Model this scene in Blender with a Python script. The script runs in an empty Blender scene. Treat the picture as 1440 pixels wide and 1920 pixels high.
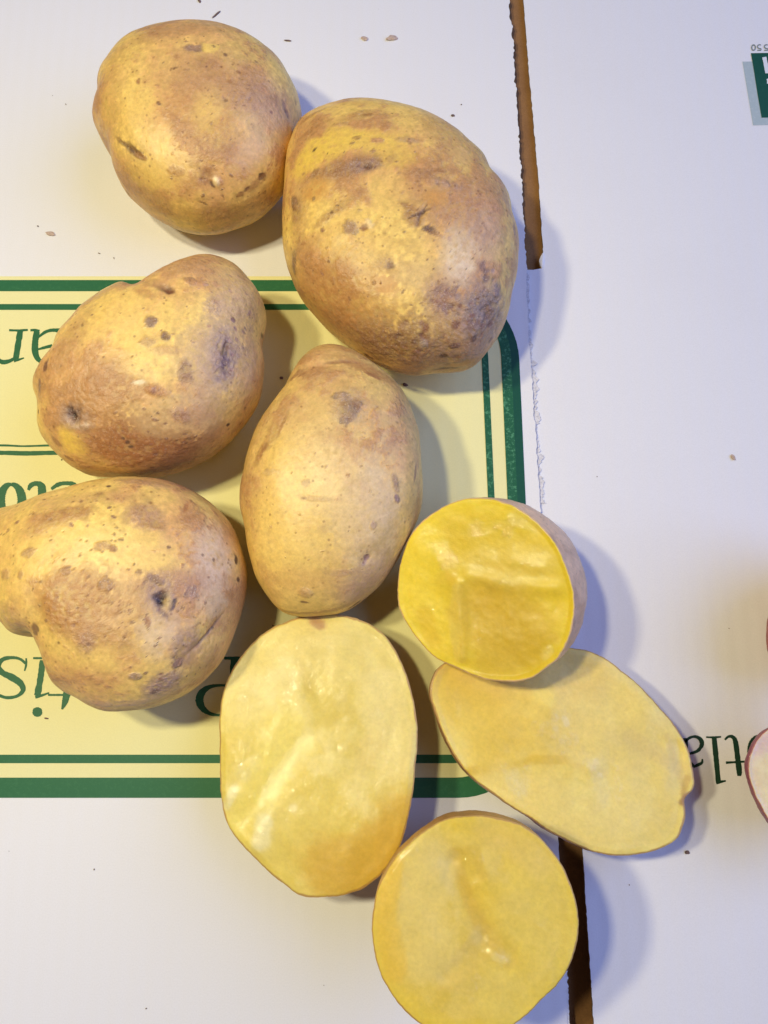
import bpy, bmesh, math, random
import numpy as np
from mathutils import Vector, noise as mnoise

random.seed(7)
rng = np.random.default_rng(11)
SC = bpy.context.scene
COL = SC.collection
R = math.radians

# ------------------------------------------------------------------ camera
DIST, TILT, FPX = 0.33, R(12.0), 1440.0
cam_data = bpy.data.cameras.new('camera')
cam_data.sensor_fit = 'VERTICAL'
cam_data.sensor_height = 36.0
cam_data.lens = 36.0 * FPX / 1920.0
cam_data.clip_start, cam_data.clip_end = 0.01, 50.0
cam = bpy.data.objects.new('camera', cam_data)
COL.objects.link(cam)
cam.location = (0.0, -DIST * math.sin(TILT), DIST * math.cos(TILT))
cam.rotation_euler = (TILT, 0.0, 0.0)
SC.camera = cam

# ------------------------------------------------------------------ world, lamps, exposure
w = bpy.data.worlds.new('World'); SC.world = w; w.use_nodes = True
bg = w.node_tree.nodes['Background']
bg.inputs[0].default_value = (0.62, 0.47, 0.43, 1)
bg.inputs[1].default_value = 0.12

def area(name, loc, aim, sx, sy, power, color):
    l = bpy.data.lights.new(name, 'AREA'); l.shape = 'RECTANGLE'
    l.size, l.size_y = sx, sy; l.energy = power; l.color = color
    o = bpy.data.objects.new(name, l); COL.objects.link(o)
    o.location = loc
    o.rotation_euler = (Vector(aim) - Vector(loc)).to_track_quat('-Z', 'Y').to_euler()
    return o
area('ceiling_lamp', (-0.185, 0.035, 0.60), (0, 0, 0), 0.034, 0.034, 1.28, (1.0, 0.90, 0.57))
area('ceiling_lamp', (-0.34, 0.025, 0.62), (0, 0, 0), 0.042, 0.042, 1.58, (1.0, 0.90, 0.57))
area('window_light', (2.10, 0.36, 1.85), (0, 0, 0), 3.1, 2.8, 66.0, (0.26, 0.39, 0.93))

SC.view_settings.view_transform = 'Standard'
SC.view_settings.look = 'None'
SC.view_settings.exposure = 0.40
SC.view_settings.gamma = 1.0
SC.cycles.max_bounces = 8

# ------------------------------------------------------------------ helpers
CAMP = np.array(cam.location); FW = np.array([0, math.sin(TILT), -math.cos(TILT)])
UP = np.array([0, math.cos(TILT), math.sin(TILT)])
def project(p):
    d = np.asarray(p, float) - CAMP
    z = d @ FW
    return np.stack([720 + FPX * d[..., 0] / z, 960 - FPX * (d @ UP) / z], -1)
def ray(px):
    px = np.asarray(px, float)
    return FW + ((px[..., 0] - 720) / FPX)[..., None] * np.array([1.0, 0, 0]) - ((px[..., 1] - 960) / FPX)[..., None] * UP
def on_plane(px, p0, n):
    d = ray(px); n = np.asarray(n, float)
    t = ((np.asarray(p0) - CAMP) @ n) / (d @ n)
    return CAMP + d * t[..., None]
def at(px, z=0.0):
    return on_plane(px, (0, 0, z), (0, 0, 1))

def new_obj(name, mesh, parent=None):
    o = bpy.data.objects.new(name, mesh); COL.objects.link(o)
    if parent is not None: o.parent = parent
    return o
def tag(o, label=None, cat=None, group=None, kind=None):
    if label: o['label'] = label
    if cat: o['category'] = cat
    if group: o['group'] = group
    if kind: o['kind'] = kind
    return o
def empty(name, loc=(0, 0, 0)):
    o = bpy.data.objects.new(name, None); COL.objects.link(o); o.location = loc
    o.empty_display_size = 0.01
    return o
def mesh_np(name, v, f, mats, col=None, rough=None, smooth=True, extra=None):
    me = bpy.data.meshes.new(name)
    v = np.asarray(v, np.float32); f = np.asarray(f, np.int32)
    k = f.shape[1]
    me.vertices.add(len(v)); me.vertices.foreach_set('co', v.ravel())
    me.loops.add(f.size); me.loops.foreach_set('vertex_index', f.ravel())
    me.polygons.add(len(f)); me.polygons.foreach_set('loop_start', np.arange(0, f.size, k, dtype=np.int32))
    try: me.polygons.foreach_set('loop_total', np.full(len(f), k, np.int32))
    except Exception: pass
    me.update(calc_edges=True)
    me.polygons.foreach_set('use_smooth', np.full(len(f), smooth))
    for m in mats: me.materials.append(m)
    if col is not None:
        a = me.color_attributes.new('tint', 'FLOAT_COLOR', 'POINT')
        c4 = np.ones((len(v), 4), np.float32); c4[:, :3] = col
        a.data.foreach_set('color', c4.ravel())
    if rough is not None:
        a = me.attributes.new('scab', 'FLOAT', 'POINT'); a.data.foreach_set('value', np.asarray(rough, np.float32))
    me.validate()
    return me

# value noise on points, numpy
def vnoise(p, seed=0):
    p = np.asarray(p, float); i = np.floor(p).astype(np.int64); f = p - i
    u = f * f * f * (f * (f * 6 - 15) + 10)
    def h(a, b, c):
        n = (a * 374761393 + b * 668265263 + c * 2147483647 + seed * 974634777) & 0x7fffffff
        n = ((n ^ (n >> 13)) * 1274126177) & 0x7fffffff
        n = ((n ^ (n >> 15)) * 1911520717) & 0x7fffffff
        return ((n ^ (n >> 16)) & 0xffff) / 32767.5 - 1.0
    r = 0
    for dx in (0, 1):
        for dy in (0, 1):
            for dz in (0, 1):
                wgt = (u[:, 0] if dx else 1 - u[:, 0]) * (u[:, 1] if dy else 1 - u[:, 1]) * (u[:, 2] if dz else 1 - u[:, 2])
                r = r + wgt * h(i[:, 0] + dx, i[:, 1] + dy, i[:, 2] + dz)
    return r
def fbm(p, scale, octv=4, seed=0, gain=0.55):
    a, s, r, n = 1.0, scale, 0, 0
    for k in range(octv):
        r = r + a * vnoise(p * s + 17.3 * k, seed + k); n += a; a *= gain; s *= 2.03
    return r / n
def sstep(a, b, x):
    t = np.clip((x - a) / (b - a), 0, 1); return t * t * (3 - 2 * t)
def mixc(c, target, m):
    return c + (np.asarray(target) - c) * m[:, None]

# ------------------------------------------------------------------ node materials
def mat(name):
    m = bpy.data.materials.new(name); m.use_nodes = True
    nt = m.node_tree; b = nt.nodes['Principled BSDF']
    return m, nt, b
def nd(nt, t, **kw):
    n = nt.nodes.new(t)
    for k, v in kw.items(): setattr(n, k, v)
    return n
def noise_node(nt, scale, detail=3, rough=0.55, vec=None):
    n = nd(nt, 'ShaderNodeTexNoise'); n.inputs['Scale'].default_value = scale
    n.inputs['Detail'].default_value = detail; n.inputs['Roughness'].default_value = rough
    if vec is not None: nt.links.new(vec, n.inputs['Vector'])
    return n
def maprange(nt, src, a, b, c, d):
    n = nd(nt, 'ShaderNodeMapRange'); n.clamp = True
    for i, v in zip(('From Min', 'From Max', 'To Min', 'To Max'), (a, b, c, d)): n.inputs[i].default_value = v
    nt.links.new(src, n.inputs['Value']); return n.outputs[0]
def mixrgb(nt, fac, a, b, mode='MIX'):
    n = nd(nt, 'ShaderNodeMix', data_type='RGBA', blend_type=mode)
    for s, v in ((0, fac), (6, a), (7, b)):
        if hasattr(v, 'is_linked') or hasattr(v, 'links'): nt.links.new(v, n.inputs[s])
        elif s == 0: n.inputs[0].default_value = v
        else: n.inputs[s].default_value = (*v, 1)
    return n.outputs[2]
def bump(nt, b, h, dist, strength=1.0, prev=None):
    n = nd(nt, 'ShaderNodeBump'); n.inputs['Distance'].default_value = dist; n.inputs['Strength'].default_value = strength
    nt.links.new(h, n.inputs['Height'])
    if prev is not None: nt.links.new(prev.outputs[0], n.inputs['Normal'])
    nt.links.new(n.outputs[0], b.inputs['Normal']); return n

def skin_material(name, dark=(0.23, 0.10, 0.035)):
    m, nt, b = mat(name)
    co = nd(nt, 'ShaderNodeTexCoord').outputs['Object']
    at_ = nd(nt, 'ShaderNodeAttribute', attribute_name='tint')
    sc = nd(nt, 'ShaderNodeAttribute', attribute_name='scab')
    n1 = noise_node(nt, 620, 6, 0.72, co)
    grain = maprange(nt, n1.outputs[0], 0.3, 0.7, 0.84, 1.13)
    cc = nd(nt, 'ShaderNodeCombineColor')
    for i in range(3): nt.links.new(grain, cc.inputs[i])
    c = mixrgb(nt, 1.0, at_.outputs['Color'], cc.outputs[0], 'MULTIPLY')
    # netted russet: ragged darker mesh and pale gaps, strongest where the skin is scabbed
    n5 = noise_node(nt, 260, 6, 0.75, co)
    rid = maprange(nt, n5.outputs[0], 0.48, 0.64, 0.0, 0.55)
    sc1 = maprange(nt, sc.outputs['Fac'], 0.0, 0.7, 0.12, 1.0)
    mr = nd(nt, 'ShaderNodeMath', operation='MULTIPLY'); nt.links.new(rid, mr.inputs[0]); nt.links.new(sc1, mr.inputs[1])
    c = mixrgb(nt, mr.outputs[0], c, tuple(min(1, 1.25 * q) for q in dark))
    # tiny brown lenticels
    v = nd(nt, 'ShaderNodeTexVoronoi'); v.inputs['Scale'].default_value = 380; nt.links.new(co, v.inputs['Vector'])
    n2 = noise_node(nt, 130, 2, 0.5, co)
    spot = maprange(nt, v.outputs['Distance'], 0.10, 0.26, 1.0, 0.0)
    gate = maprange(nt, n2.outputs[0], 0.48, 0.64, 0.0, 0.6)
    mu = nd(nt, 'ShaderNodeMath', operation='MULTIPLY'); nt.links.new(spot, mu.inputs[0]); nt.links.new(gate, mu.inputs[1])
    c = mixrgb(nt, mu.outputs[0], c, dark)
    # dusty pale flecks where the skin is rough
    n3 = noise_node(nt, 1500, 3, 0.6, co)
    fl = maprange(nt, n3.outputs[0], 0.57, 0.68, 0.0, 0.75)
    mf = nd(nt, 'ShaderNodeMath', operation='MULTIPLY'); nt.links.new(fl, mf.inputs[0]); nt.links.new(sc.outputs['Fac'], mf.inputs[1])
    c = mixrgb(nt, mf.outputs[0], c, (0.62, 0.47, 0.34))
    nt.links.new(c, b.inputs['Base Color'])
    b.inputs['Roughness'].default_value = 0.44
    b.inputs['Specular IOR Level'].default_value = 0.58
    b.inputs['Subsurface Weight'].default_value = 0.06
    b.inputs['Subsurface Radius'].default_value = (1.0, 0.5, 0.18)
    b.inputs['Subsurface Scale'].default_value = 0.0025
    p = bump(nt, b, n1.outputs[0], 0.00016, 0.5)
    n4 = noise_node(nt, 420, 5, 0.7, co)
    ms = nd(nt, 'ShaderNodeMath', operation='MULTIPLY'); nt.links.new(n4.outputs[0], ms.inputs[0]); nt.links.new(sc.outputs['Fac'], ms.inputs[1])
    bump(nt, b, ms.outputs[0], 0.0010, 0.9, p)
    return m

def flesh_material(name, sss=0.25, coat=0.5, streak=0.0):
    m, nt, b = mat(name)
    co = nd(nt, 'ShaderNodeTexCoord').outputs['Object']
    at_ = nd(nt, 'ShaderNodeAttribute', attribute_name='tint')
    sc = nd(nt, 'ShaderNodeAttribute', attribute_name='scab')      # wetness
    n1 = noise_node(nt, 700, 4, 0.6, co)
    grain = maprange(nt, n1.outputs[0], 0.3, 0.7, 0.94, 1.05)
    cc = nd(nt, 'ShaderNodeCombineColor')
    for i in range(3): nt.links.new(grain, cc.inputs[i])
    c = mixrgb(nt, 1.0, at_.outputs['Color'], cc.outputs[0], 'MULTIPLY')
    nt.links.new(c, b.inputs['Base Color'])
    b.inputs['Roughness'].default_value = 0.42
    b.inputs['Specular IOR Level'].default_value = 0.27
    b.inputs['Subsurface Weight'].default_value = sss
    b.inputs['Subsurface Radius'].default_value = (1.0, 0.62, 0.12)
    b.inputs['Subsurface Scale'].default_value = 0.0022
    cw = maprange(nt, sc.outputs['Fac'], 0.12, 1, 0.0, 0.85); nt.links.new(cw, b.inputs['Coat Weight'])
    b.inputs['Coat Roughness'].default_value = 0.04
    rr = maprange(nt, sc.outputs['Fac'], 0, 1, 0.46, 0.36); nt.links.new(rr, b.inputs['Roughness'])
    p = bump(nt, b, n1.outputs[0], 0.00012, 0.6)
    n2 = noise_node(nt, 1000, 2, 0.5, co)
    ms = nd(nt, 'ShaderNodeMath', operation='MULTIPLY'); nt.links.new(n2.outputs[0], ms.inputs[0]); nt.links.new(sc.outputs['Fac'], ms.inputs[1])
    pb = bump(nt, b, ms.outputs[0], 0.00045, 1.0, p)
    nt.links.new(pb.outputs[0], b.inputs['Coat Normal']); nt.links.new(p.outputs[0], b.inputs['Normal'])
    return m

def print_material(name, color, worn=(0.10, 0.30, 0.14), amount=0.0, speck=0.25):
    m, nt, b = mat(name)
    co = nd(nt, 'ShaderNodeTexCoord').outputs['Object']
    n1 = noise_node(nt, 520, 4, 0.7, co); n2 = noise_node(nt, 1700, 2, 0.5, co)
    f = maprange(nt, n1.outputs[0], 0.52, 0.66, 0.0, amount)
    c = mixrgb(nt, f, color, worn)
    g = maprange(nt, n2.outputs[0], 0.6, 0.75, 0.0, speck)
    c = mixrgb(nt, g, c, worn)
    nt.links.new(c, b.inputs['Base Color']); b.inputs['Roughness'].default_value = 0.5
    b.inputs['Specular IOR Level'].default_value = 0.3
    return m

def paper_material(name, base, dirt=(0.70, 0.66, 0.62), amt=0.12):
    m, nt, b = mat(name)
    co = nd(nt, 'ShaderNodeTexCoord').outputs['Object']
    big = noise_node(nt, 14, 5, 0.6, co); fine = noise_node(nt, 1800, 3, 0.7, co)
    f = maprange(nt, big.outputs[0], 0.5, 0.78, 0.0, amt)
    c = mixrgb(nt, f, base, dirt)
    v = nd(nt, 'ShaderNodeTexVoronoi'); v.inputs['Scale'].default_value = 150; nt.links.new(co, v.inputs['Vector'])
    dots = maprange(nt, v.outputs['Distance'], 0.015, 0.04, 0.3, 0.0)
    gate = noise_node(nt, 60, 1, 0.5, co); gg = maprange(nt, gate.outputs[0], 0.60, 0.66, 0, 1)
    mu = nd(nt, 'ShaderNodeMath', operation='MULTIPLY'); nt.links.new(dots, mu.inputs[0]); nt.links.new(gg, mu.inputs[1])
    c = mixrgb(nt, mu.outputs[0], c, (0.25, 0.20, 0.17))
    g = maprange(nt, fine.outputs[0], 0.3, 0.7, 0.96, 1.03)
    cc = nd(nt, 'ShaderNodeCombineColor')
    for i in range(3): nt.links.new(g, cc.inputs[i])
    c = mixrgb(nt, 1.0, c, cc.outputs[0], 'MULTIPLY')
    nt.links.new(c, b.inputs['Base Color'])
    b.inputs['Roughness'].default_value = 0.62; b.inputs['Specular IOR Level'].default_value = 0.3
    # faint washboard of the flutes under the liner (they run along y)
    wv = nd(nt, 'ShaderNodeTexWave', bands_direction='X'); wv.inputs['Scale'].default_value = 45
    wv.inputs['Distortion'].default_value = 0.6; nt.links.new(co, wv.inputs['Vector'])
    p = bump(nt, b, wv.outputs['Fac'], 0.00010, 0.45)
    bump(nt, b, fine.outputs[0], 0.00006, 0.4, p)
    return m

def kraft_material(name, c0, c1, scale=60):
    m, nt, b = mat(name)
    co = nd(nt, 'ShaderNodeTexCoord').outputs['Object']
    n1 = noise_node(nt, scale, 5, 0.65, co); n2 = noise_node(nt, 1400, 3, 0.7, co)
    c = mixrgb(nt, maprange(nt, n1.outputs[0], 0.35, 0.65, 0, 1), c0, c1)
    g = maprange(nt, n2.outputs[0], 0.3, 0.7, 0.85, 1.12)
    cc = nd(nt, 'ShaderNodeCombineColor')
    for i in range(3): nt.links.new(g, cc.inputs[i])
    c = mixrgb(nt, 1.0, c, cc.outputs[0], 'MULTIPLY')
    nt.links.new(c, b.inputs['Base Color']); b.inputs['Roughness'].default_value = 0.85
    bump(nt, b, n2.outputs[0], 0.0001, 0.6)
    return m

M_SKIN = skin_material('potato_skin')
M_RED = skin_material('red_potato_skin', (0.10, 0.02, 0.02))
M_FLESH = flesh_material('yellow_flesh')
M_PALE = flesh_material('white_flesh', 0.3, 0.2)
M_WHITE = paper_material('white_liner', (0.80, 0.79, 0.79))
M_KRAFT = kraft_material('kraft_board', (0.27, 0.13, 0.045), (0.31, 0.155, 0.055))
M_EDGE = kraft_material('torn_board_edge', (0.20, 0.12, 0.06), (0.42, 0.30, 0.19), 500)
M_TORN = kraft_material('torn_fibre', (0.60, 0.58, 0.59), (0.75, 0.73, 0.74), 700)
M_YEL = paper_material('yellow_ink', (0.82, 0.77, 0.38), (0.74, 0.68, 0.30), 0.2)
M_GREEN = print_material('green_ink', (0.020, 0.135, 0.055), (0.05, 0.20, 0.085), 0.25, 0.35)
M_RUB = print_material('rubbed_green_ink', (0.010, 0.105, 0.045), (0.10, 0.33, 0.17), 0.75, 0.5)
M_DGREEN = print_material('dark_green_ink', (0.004, 0.075, 0.042), (0.02, 0.12, 0.07), 0.15, 0.1)
M_TEXT = print_material('green_lettering_ink', (0.020, 0.125, 0.050), (0.05, 0.21, 0.09), 0.3, 0.3)
M_BLACKG = print_material('dark_lettering_ink', (0.008, 0.040, 0.020), (0.02, 0.07, 0.03), 0.2, 0.2)
M_SHADE = print_material('pale_grey_green_ink', (0.42, 0.50, 0.50), (0.55, 0.6, 0.6), 0.5, 0.3)
M_WINK = print_material('white_ink', (0.75, 0.77, 0.78), (0.6, 0.65, 0.65), 0.3, 0.2)
M_GREY = print_material('grey_ink', (0.20, 0.24, 0.24), (0.4, 0.42, 0.42), 0.4, 0.3)
M_SOIL = kraft_material('soil_crumb', (0.10, 0.06, 0.05), (0.22, 0.14, 0.12), 900)
M_FLAKE = kraft_material('skin_flake', (0.48, 0.34, 0.26), (0.60, 0.48, 0.40), 900)

# ------------------------------------------------------------------ cardboard box
def smooth_path(pts, n=8, closed=False):
    p = [np.array(q, float) for q in pts]
    if len(p) < 3: return np.array(p)
    out = []; m = len(p)
    rngk = range(m if closed else m - 1)
    for i in rngk:
        a = p[(i - 1) % m] if closed or i > 0 else 2 * p[0] - p[1]
        b_, c = p[i], p[(i + 1) % m]
        d = p[(i + 2) % m] if closed or i + 2 < m else 2 * p[-1] - p[-2]
        for k in range(n):
            t = k / n
            out.append(0.5 * (2 * b_ + (c - a) * t + (2 * a - 5 * b_ + 4 * c - d) * t * t + (3 * b_ - a - 3 * c + d) * t ** 3))
    if not closed: out.append(p[-1])
    return np.array(out)

def slab(name, outline, ztop, thick, mats, parent, jag=None):
    """A board: outline in metres, top face at ztop, real thickness."""
    bm = bmesh.new()
    vs = [bm.verts.new((x, y, ztop)) for x, y in outline]
    lo = [bm.verts.new((x, y, ztop - thick)) for x, y in outline]
    f = bm.faces.new(vs); f.normal_update()
    if f.normal.z < 0: f.normal_flip()
    g = bm.faces.new(lo); g.normal_update()
    if g.normal.z > 0: g.normal_flip()
    g.material_index = 1
    n = len(vs)
    for i in range(n):
        s = bm.faces.new((vs[i], vs[(i + 1) % n], lo[(i + 1) % n], lo[i])); s.material_index = 1
    bmesh.ops.triangulate(bm, faces=[f, g])
    bmesh.ops.recalc_face_normals(bm, faces=bm.faces)
    me = bpy.data.meshes.new(name); bm.to_mesh(me); bm.free()
    for m in mats: me.materials.append(m)
    return new_obj(name, me, parent)

def flat(name, loops, z, m, parent):
    """Flat print: loops of photo points on the board, laid on plane z."""
    bm = bmesh.new()
    for lp in loops:
        P = at(np.array(lp, float), z)
        f = bm.faces.new([bm.verts.new(p) for p in P]); f.normal_update()
        if f.normal.z < 0: f.normal_flip()
    bmesh.ops.triangulate(bm, faces=bm.faces[:])
    me = bpy.data.meshes.new(name); bm.to_mesh(me); bm.free(); me.materials.append(m)
    return new_obj(name, me, parent)

def ribbons(name, strokes, z, m, parent):
    """Pen strokes (x, y, width) drawn on the board with swelling width."""
    V, F = [], []
    for st in strokes:
        P = smooth_path(st, 7); n = len(P)
        xy = P[:, :2]; t = np.gradient(xy, axis=0); t /= np.linalg.norm(t, axis=1)[:, None] + 1e-9
        nr = np.stack([-t[:, 1], t[:, 0]], 1) * (P[:, 2:3] / 2)
        nr *= (1 + 0.05 * rng.standard_normal((n, 1)))
        base = len(V); zz = z + 0.00001 * (len(F) % 5)
        for q in at(np.concatenate([xy + nr, xy - nr]), zz): V.append(q)
        for i in range(n - 1): F.append((base + i, base + i + 1, base + n + i + 1, base + n + i))
    bm = bmesh.new(); vv = [bm.verts.new(v) for v in V]
    for f in F:
        fc = bm.faces.new([vv[i] for i in f]); fc.normal_update()
        if fc.normal.z < 0: fc.normal_flip()
    me = bpy.data.meshes.new(name); bm.to_mesh(me); bm.free(); me.materials.append(m)
    return new_obj(name, me, parent)

box = tag(empty('cardboard_box', (0, 0, 0)), 'white cardboard produce box lid with yellow and green printed panel under all the potatoes', 'box')
ZR = -0.0018            # the right hand sheet lies a millimetre lower
seam_px = [(940, -230), (953, 0), (959.6, 54), (967.7, 190), (976, 311), (982.6, 420), (987, 500), (990.6, 625), (996, 682),
           (1002, 786), (1007.6, 864), (1012, 942), (1020, 1100), (1035, 1370), (1047, 1581), (1059, 1827), (1064, 1916), (1072, 2150)]
sp = smooth_path(seam_px, 26)
jit = np.zeros(len(sp)); fine = np.zeros(len(sp))
for i, (x, y) in enumerate(sp):
    k = vnoise(np.array([[y / 9.0, 3.3, 0]]), 4)[0]; k2 = vnoise(np.array([[y / 4.0, 9.3, 0]]), 5)[0]
    jit[i] = 2.2 * k + 1.2 * k2 if y < 500 else (1.9 * k + 1.0 * k2 if y < 960 else 0.7 * k)
# denser resample for the torn edge
yy = np.linspace(sp[0, 1], sp[-1, 1], 900)
xx = np.interp(yy, sp[:, 1], sp[:, 0])
pn = np.stack([yy / 11.0, np.zeros_like(yy), np.zeros_like(yy)], 1); pn2 = np.stack([yy / 4.5, np.ones_like(yy) * 5, np.zeros_like(yy)], 1)
a1, a2 = vnoise(pn, 4), vnoise(pn2, 8)
amp = np.where(yy < 500, 1.0, np.where(yy < 960, 1.1, 0.35))
teeth = np.where(yy < 500, 1.2 * sstep(0.1, 0.6, a2), 0)
xs = xx + amp * (1.3 * a1 + 0.8 * a2) + teeth
edge = at(np.stack([xs, yy], 1), 0.0)[:, :2]
XL, XR, YT, YB = -0.27, 0.26, 0.34, -0.25
left_outline = [(XL, YT), (edge[0, 0], YT)] + [tuple(e) for e in edge] + [(edge[-1, 0], YB), (XL, YB)]
left = slab('top_panel', left_outline, 0.0, 0.0009, (M_WHITE, M_EDGE), box)

# right sheet: runs under the seam in the middle, stands back from it at the two slots
slot_top = [(934 + 20, -300), (981, 0), (992, 135), (1001.6, 244), (1011, 352), (1019, 480), (1020.5, 497)]
slot_bot = [(1047, 1552), (1080, 1553), (1090, 1560), (1093, 1599), (1099, 1698), (1107, 1817), (1113, 1916), (1124, 2150)]
def rough_line(pts, a=0.8, step=5):
    pts = np.array(pts, float); L = np.concatenate([[0], np.cumsum(np.linalg.norm(np.diff(pts, axis=0), axis=1))])
    s = np.arange(0, L[-1], step); P = np.stack([np.interp(s, L, pts[:, 0]), np.interp(s, L, pts[:, 1])], 1)
    P[:, 0] += a * vnoise(np.stack([P[:, 1] / 7, P[:, 0] * 0, P[:, 0] * 0], 1), 3)
    return P
rp = np.concatenate([rough_line(slot_top), [(1016, 503), (1000, 506), (975, 505)], [(985, 800), (1000, 1100), (1025, 1545)], rough_line(slot_bot)])
re_ = at(rp, ZR)[:, :2]
right_outline = [(XR, YT), (re_[0, 0] - 0.002, YT)] + [tuple(e) for e in re_] + [(re_[-1, 0], YB), (XR, YB)]
right = slab('side_panel', right_outline, ZR, 0.0016, (M_WHITE, M_EDGE), box)
slab('inner_flap', [(0.02, YT - .002), (0.13, YT - .002), (0.13, 0.03), (0.02, 0.03)], -0.0045, 0.0008, (M_KRAFT, M_KRAFT), box)
slab('inner_flap', [(0.02, 0.028), (0.13, 0.028), (0.13, YB + .004), (0.02, YB + .004)], -0.0125, 0.003, (M_KRAFT, M_KRAFT), box)
# torn paper fringe along the seam: fuzzy grey fibres left on the lower sheet, and the white lips of the slots
def fringe(name, y0, y1, off, width, z, m, seed, step=2.5):
    ys = np.arange(y0, y1, step); x0 = np.interp(ys, sp[:, 1], sp[:, 0]) + off
    nn = vnoise(np.stack([ys / 8, ys * 0, ys * 0], 1), seed) + 0.7 * vnoise(np.stack([ys / 3.2, ys * 0 + 4, ys * 0], 1), seed + 1)
    x1 = x0 + np.clip(width * (0.55 + 0.75 * nn), 0.4, None)
    P0, P1 = at(np.stack([x0 - 4, ys], 1), z), at(np.stack([x1, ys], 1), z)
    P1[:, 2] += 0.0002 * np.abs(vnoise(np.stack([ys / 5, ys * 0 + 9, ys * 0], 1), seed + 2))
    bm = bmesh.new(); n = len(ys)
    A_ = [bm.verts.new(p) for p in P0]; B_ = [bm.verts.new(p) for p in P1]
    C_ = [bm.verts.new((p[0], p[1], p[2] - 0.0004)) for p in P1]
    for i in range(n - 1):
        bm.faces.new((A_[i], A_[i + 1], B_[i + 1], B_[i])); bm.faces.new((B_[i], B_[i + 1], C_[i + 1], C_[i]))
    bmesh.ops.recalc_face_normals(bm, faces=bm.faces)
    me = bpy.data.meshes.new(name); bm.to_mesh(me); bm.free(); me.materials.append(m)
    return new_obj(name, me, box)
fringe('torn_paper', 512, 680, 1, 4, ZR + 0.0005, M_TORN, 31)
fringe('torn_paper', 676, 945, 2, 7, ZR + 0.0006, M_TORN, 33)
fringe('paper_lip', 1820, 2000, 3, 2.5, -0.0009, M_WHITE, 35)
def chip(name, pts_, z, th, m):
    bm = bmesh.new(); P = at(np.array(pts_, float), z); c_ = P.mean(0)
    vs = [bm.verts.new(p) for p in P]; lo = [bm.verts.new((p[0], p[1], p[2] - th)) for p in P]; t_ = bm.verts.new((c_[0], c_[1], c_[2] + th * 0.6))
    n = len(vs)
    for i in range(n): bm.faces.new((vs[i], vs[(i + 1) % n], t_)); bm.faces.new((vs[i], lo[i], lo[(i + 1) % n], vs[(i + 1) % n]))
    bmesh.ops.recalc_face_normals(bm, faces=bm.faces)
    me = bpy.data.meshes.new(name); bm.to_mesh(me); bm.free(); me.materials.append(m)
    return new_obj(name, me, box)
chip('torn_tab', [(1019, 472), (1014, 480), (1011, 488), (1013, 497), (1016, 503), (1020, 500), (1021, 487)], ZR + 0.0003, 0.0009, M_WHITE)
# box walls below the lid
for nm, o in (('box_wall', [(XL, YT), (XR, YT), (XR, YT - .003), (XL, YT - .003)]), ('box_wall', [(XL, YB), (XR, YB), (XR, YB + .003), (XL, YB + .003)]),
              ('box_wall', [(XL, YB + .003), (XL + .003, YB + .003), (XL + .003, YT - .003), (XL, YT - .003)]),
              ('box_wall', [(XR, YB + .003), (XR - .003, YB + .003), (XR - .003, YT - .003), (XR, YT - .003)])):
    slab(nm, o, -0.0085, 0.16, (M_WHITE, M_WHITE), box)

# printed panel (sub-parts of the sheet it is printed on)
def rrect(l, t, r, b, rad, n=14, lean=0.045):
    """rounded at its right corners; the right side leans with the photo's perspective"""
    sh = lambda x, y: (x + (y - t) * lean * (1 if x > 500 else 0), y)
    pts = [(l, t)]
    for k in range(n + 1):
        a = -math.pi / 2 + math.pi / 2 * k / n; pts.append(sh(r - rad + rad * math.cos(a), t + rad + rad * math.sin(a)))
    for k in range(n + 1):
        a = math.pi / 2 * k / n; pts.append(sh(r - rad + rad * math.cos(a), b - rad + rad * math.sin(a)))
    pts.append((l, b)); return pts
def between(o, i):
    loops = []
    for k in range(len(o) - 1): loops.append([o[k], o[k + 1], i[k + 1], i[k]])
    return loops
Lx = -420
flat('yellow_print', [rrect(Lx, 518, 962, 1492, 146)], 0.00010, M_YEL, left)
flat('green_border', between(rrect(Lx, 525, 966, 1496, 150), rrect(Lx, 546, 934, 1458, 122)), 0.00020, M_GREEN, left)
ob = rrect(Lx, 525, 967, 1496, 150); ib = rrect(Lx, 546, 934, 1458, 122); mb = rrect(Lx, 530, 952, 1476, 140)
flat('rubbed_border', between(mb[4:18], ib[4:18]), 0.00026, M_RUB, left)
flat('dark_border', between(ob[8:18], mb[8:18]), 0.00026, M_DGREEN, left)
to, ti = rrect(Lx, 570, 911, 1431, 100), rrect(Lx, 581, 899, 1415, 90)
flat('thin_border', between(to, ti), 0.00020, M_GREEN, left)
flat('thin_rubbed_border', between(to[4:27], ti[4:27]), 0.00026, M_RUB, left)
ribbons('rule_line', [[(-300, 836, 4), (-80, 836.5, 4), (0, 835, 4), (45, 836.5, 3.4), (100, 835, 4.2), (150, 836, 4), (300, 836, 4)],
                      [(-300, 849, 8), (-80, 850, 8), (0, 849, 8), (50, 850, 8.6), (100, 849, 7.6), (160, 850, 8), (300, 850, 8)]], 0.0002, M_TEXT, left)

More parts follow.
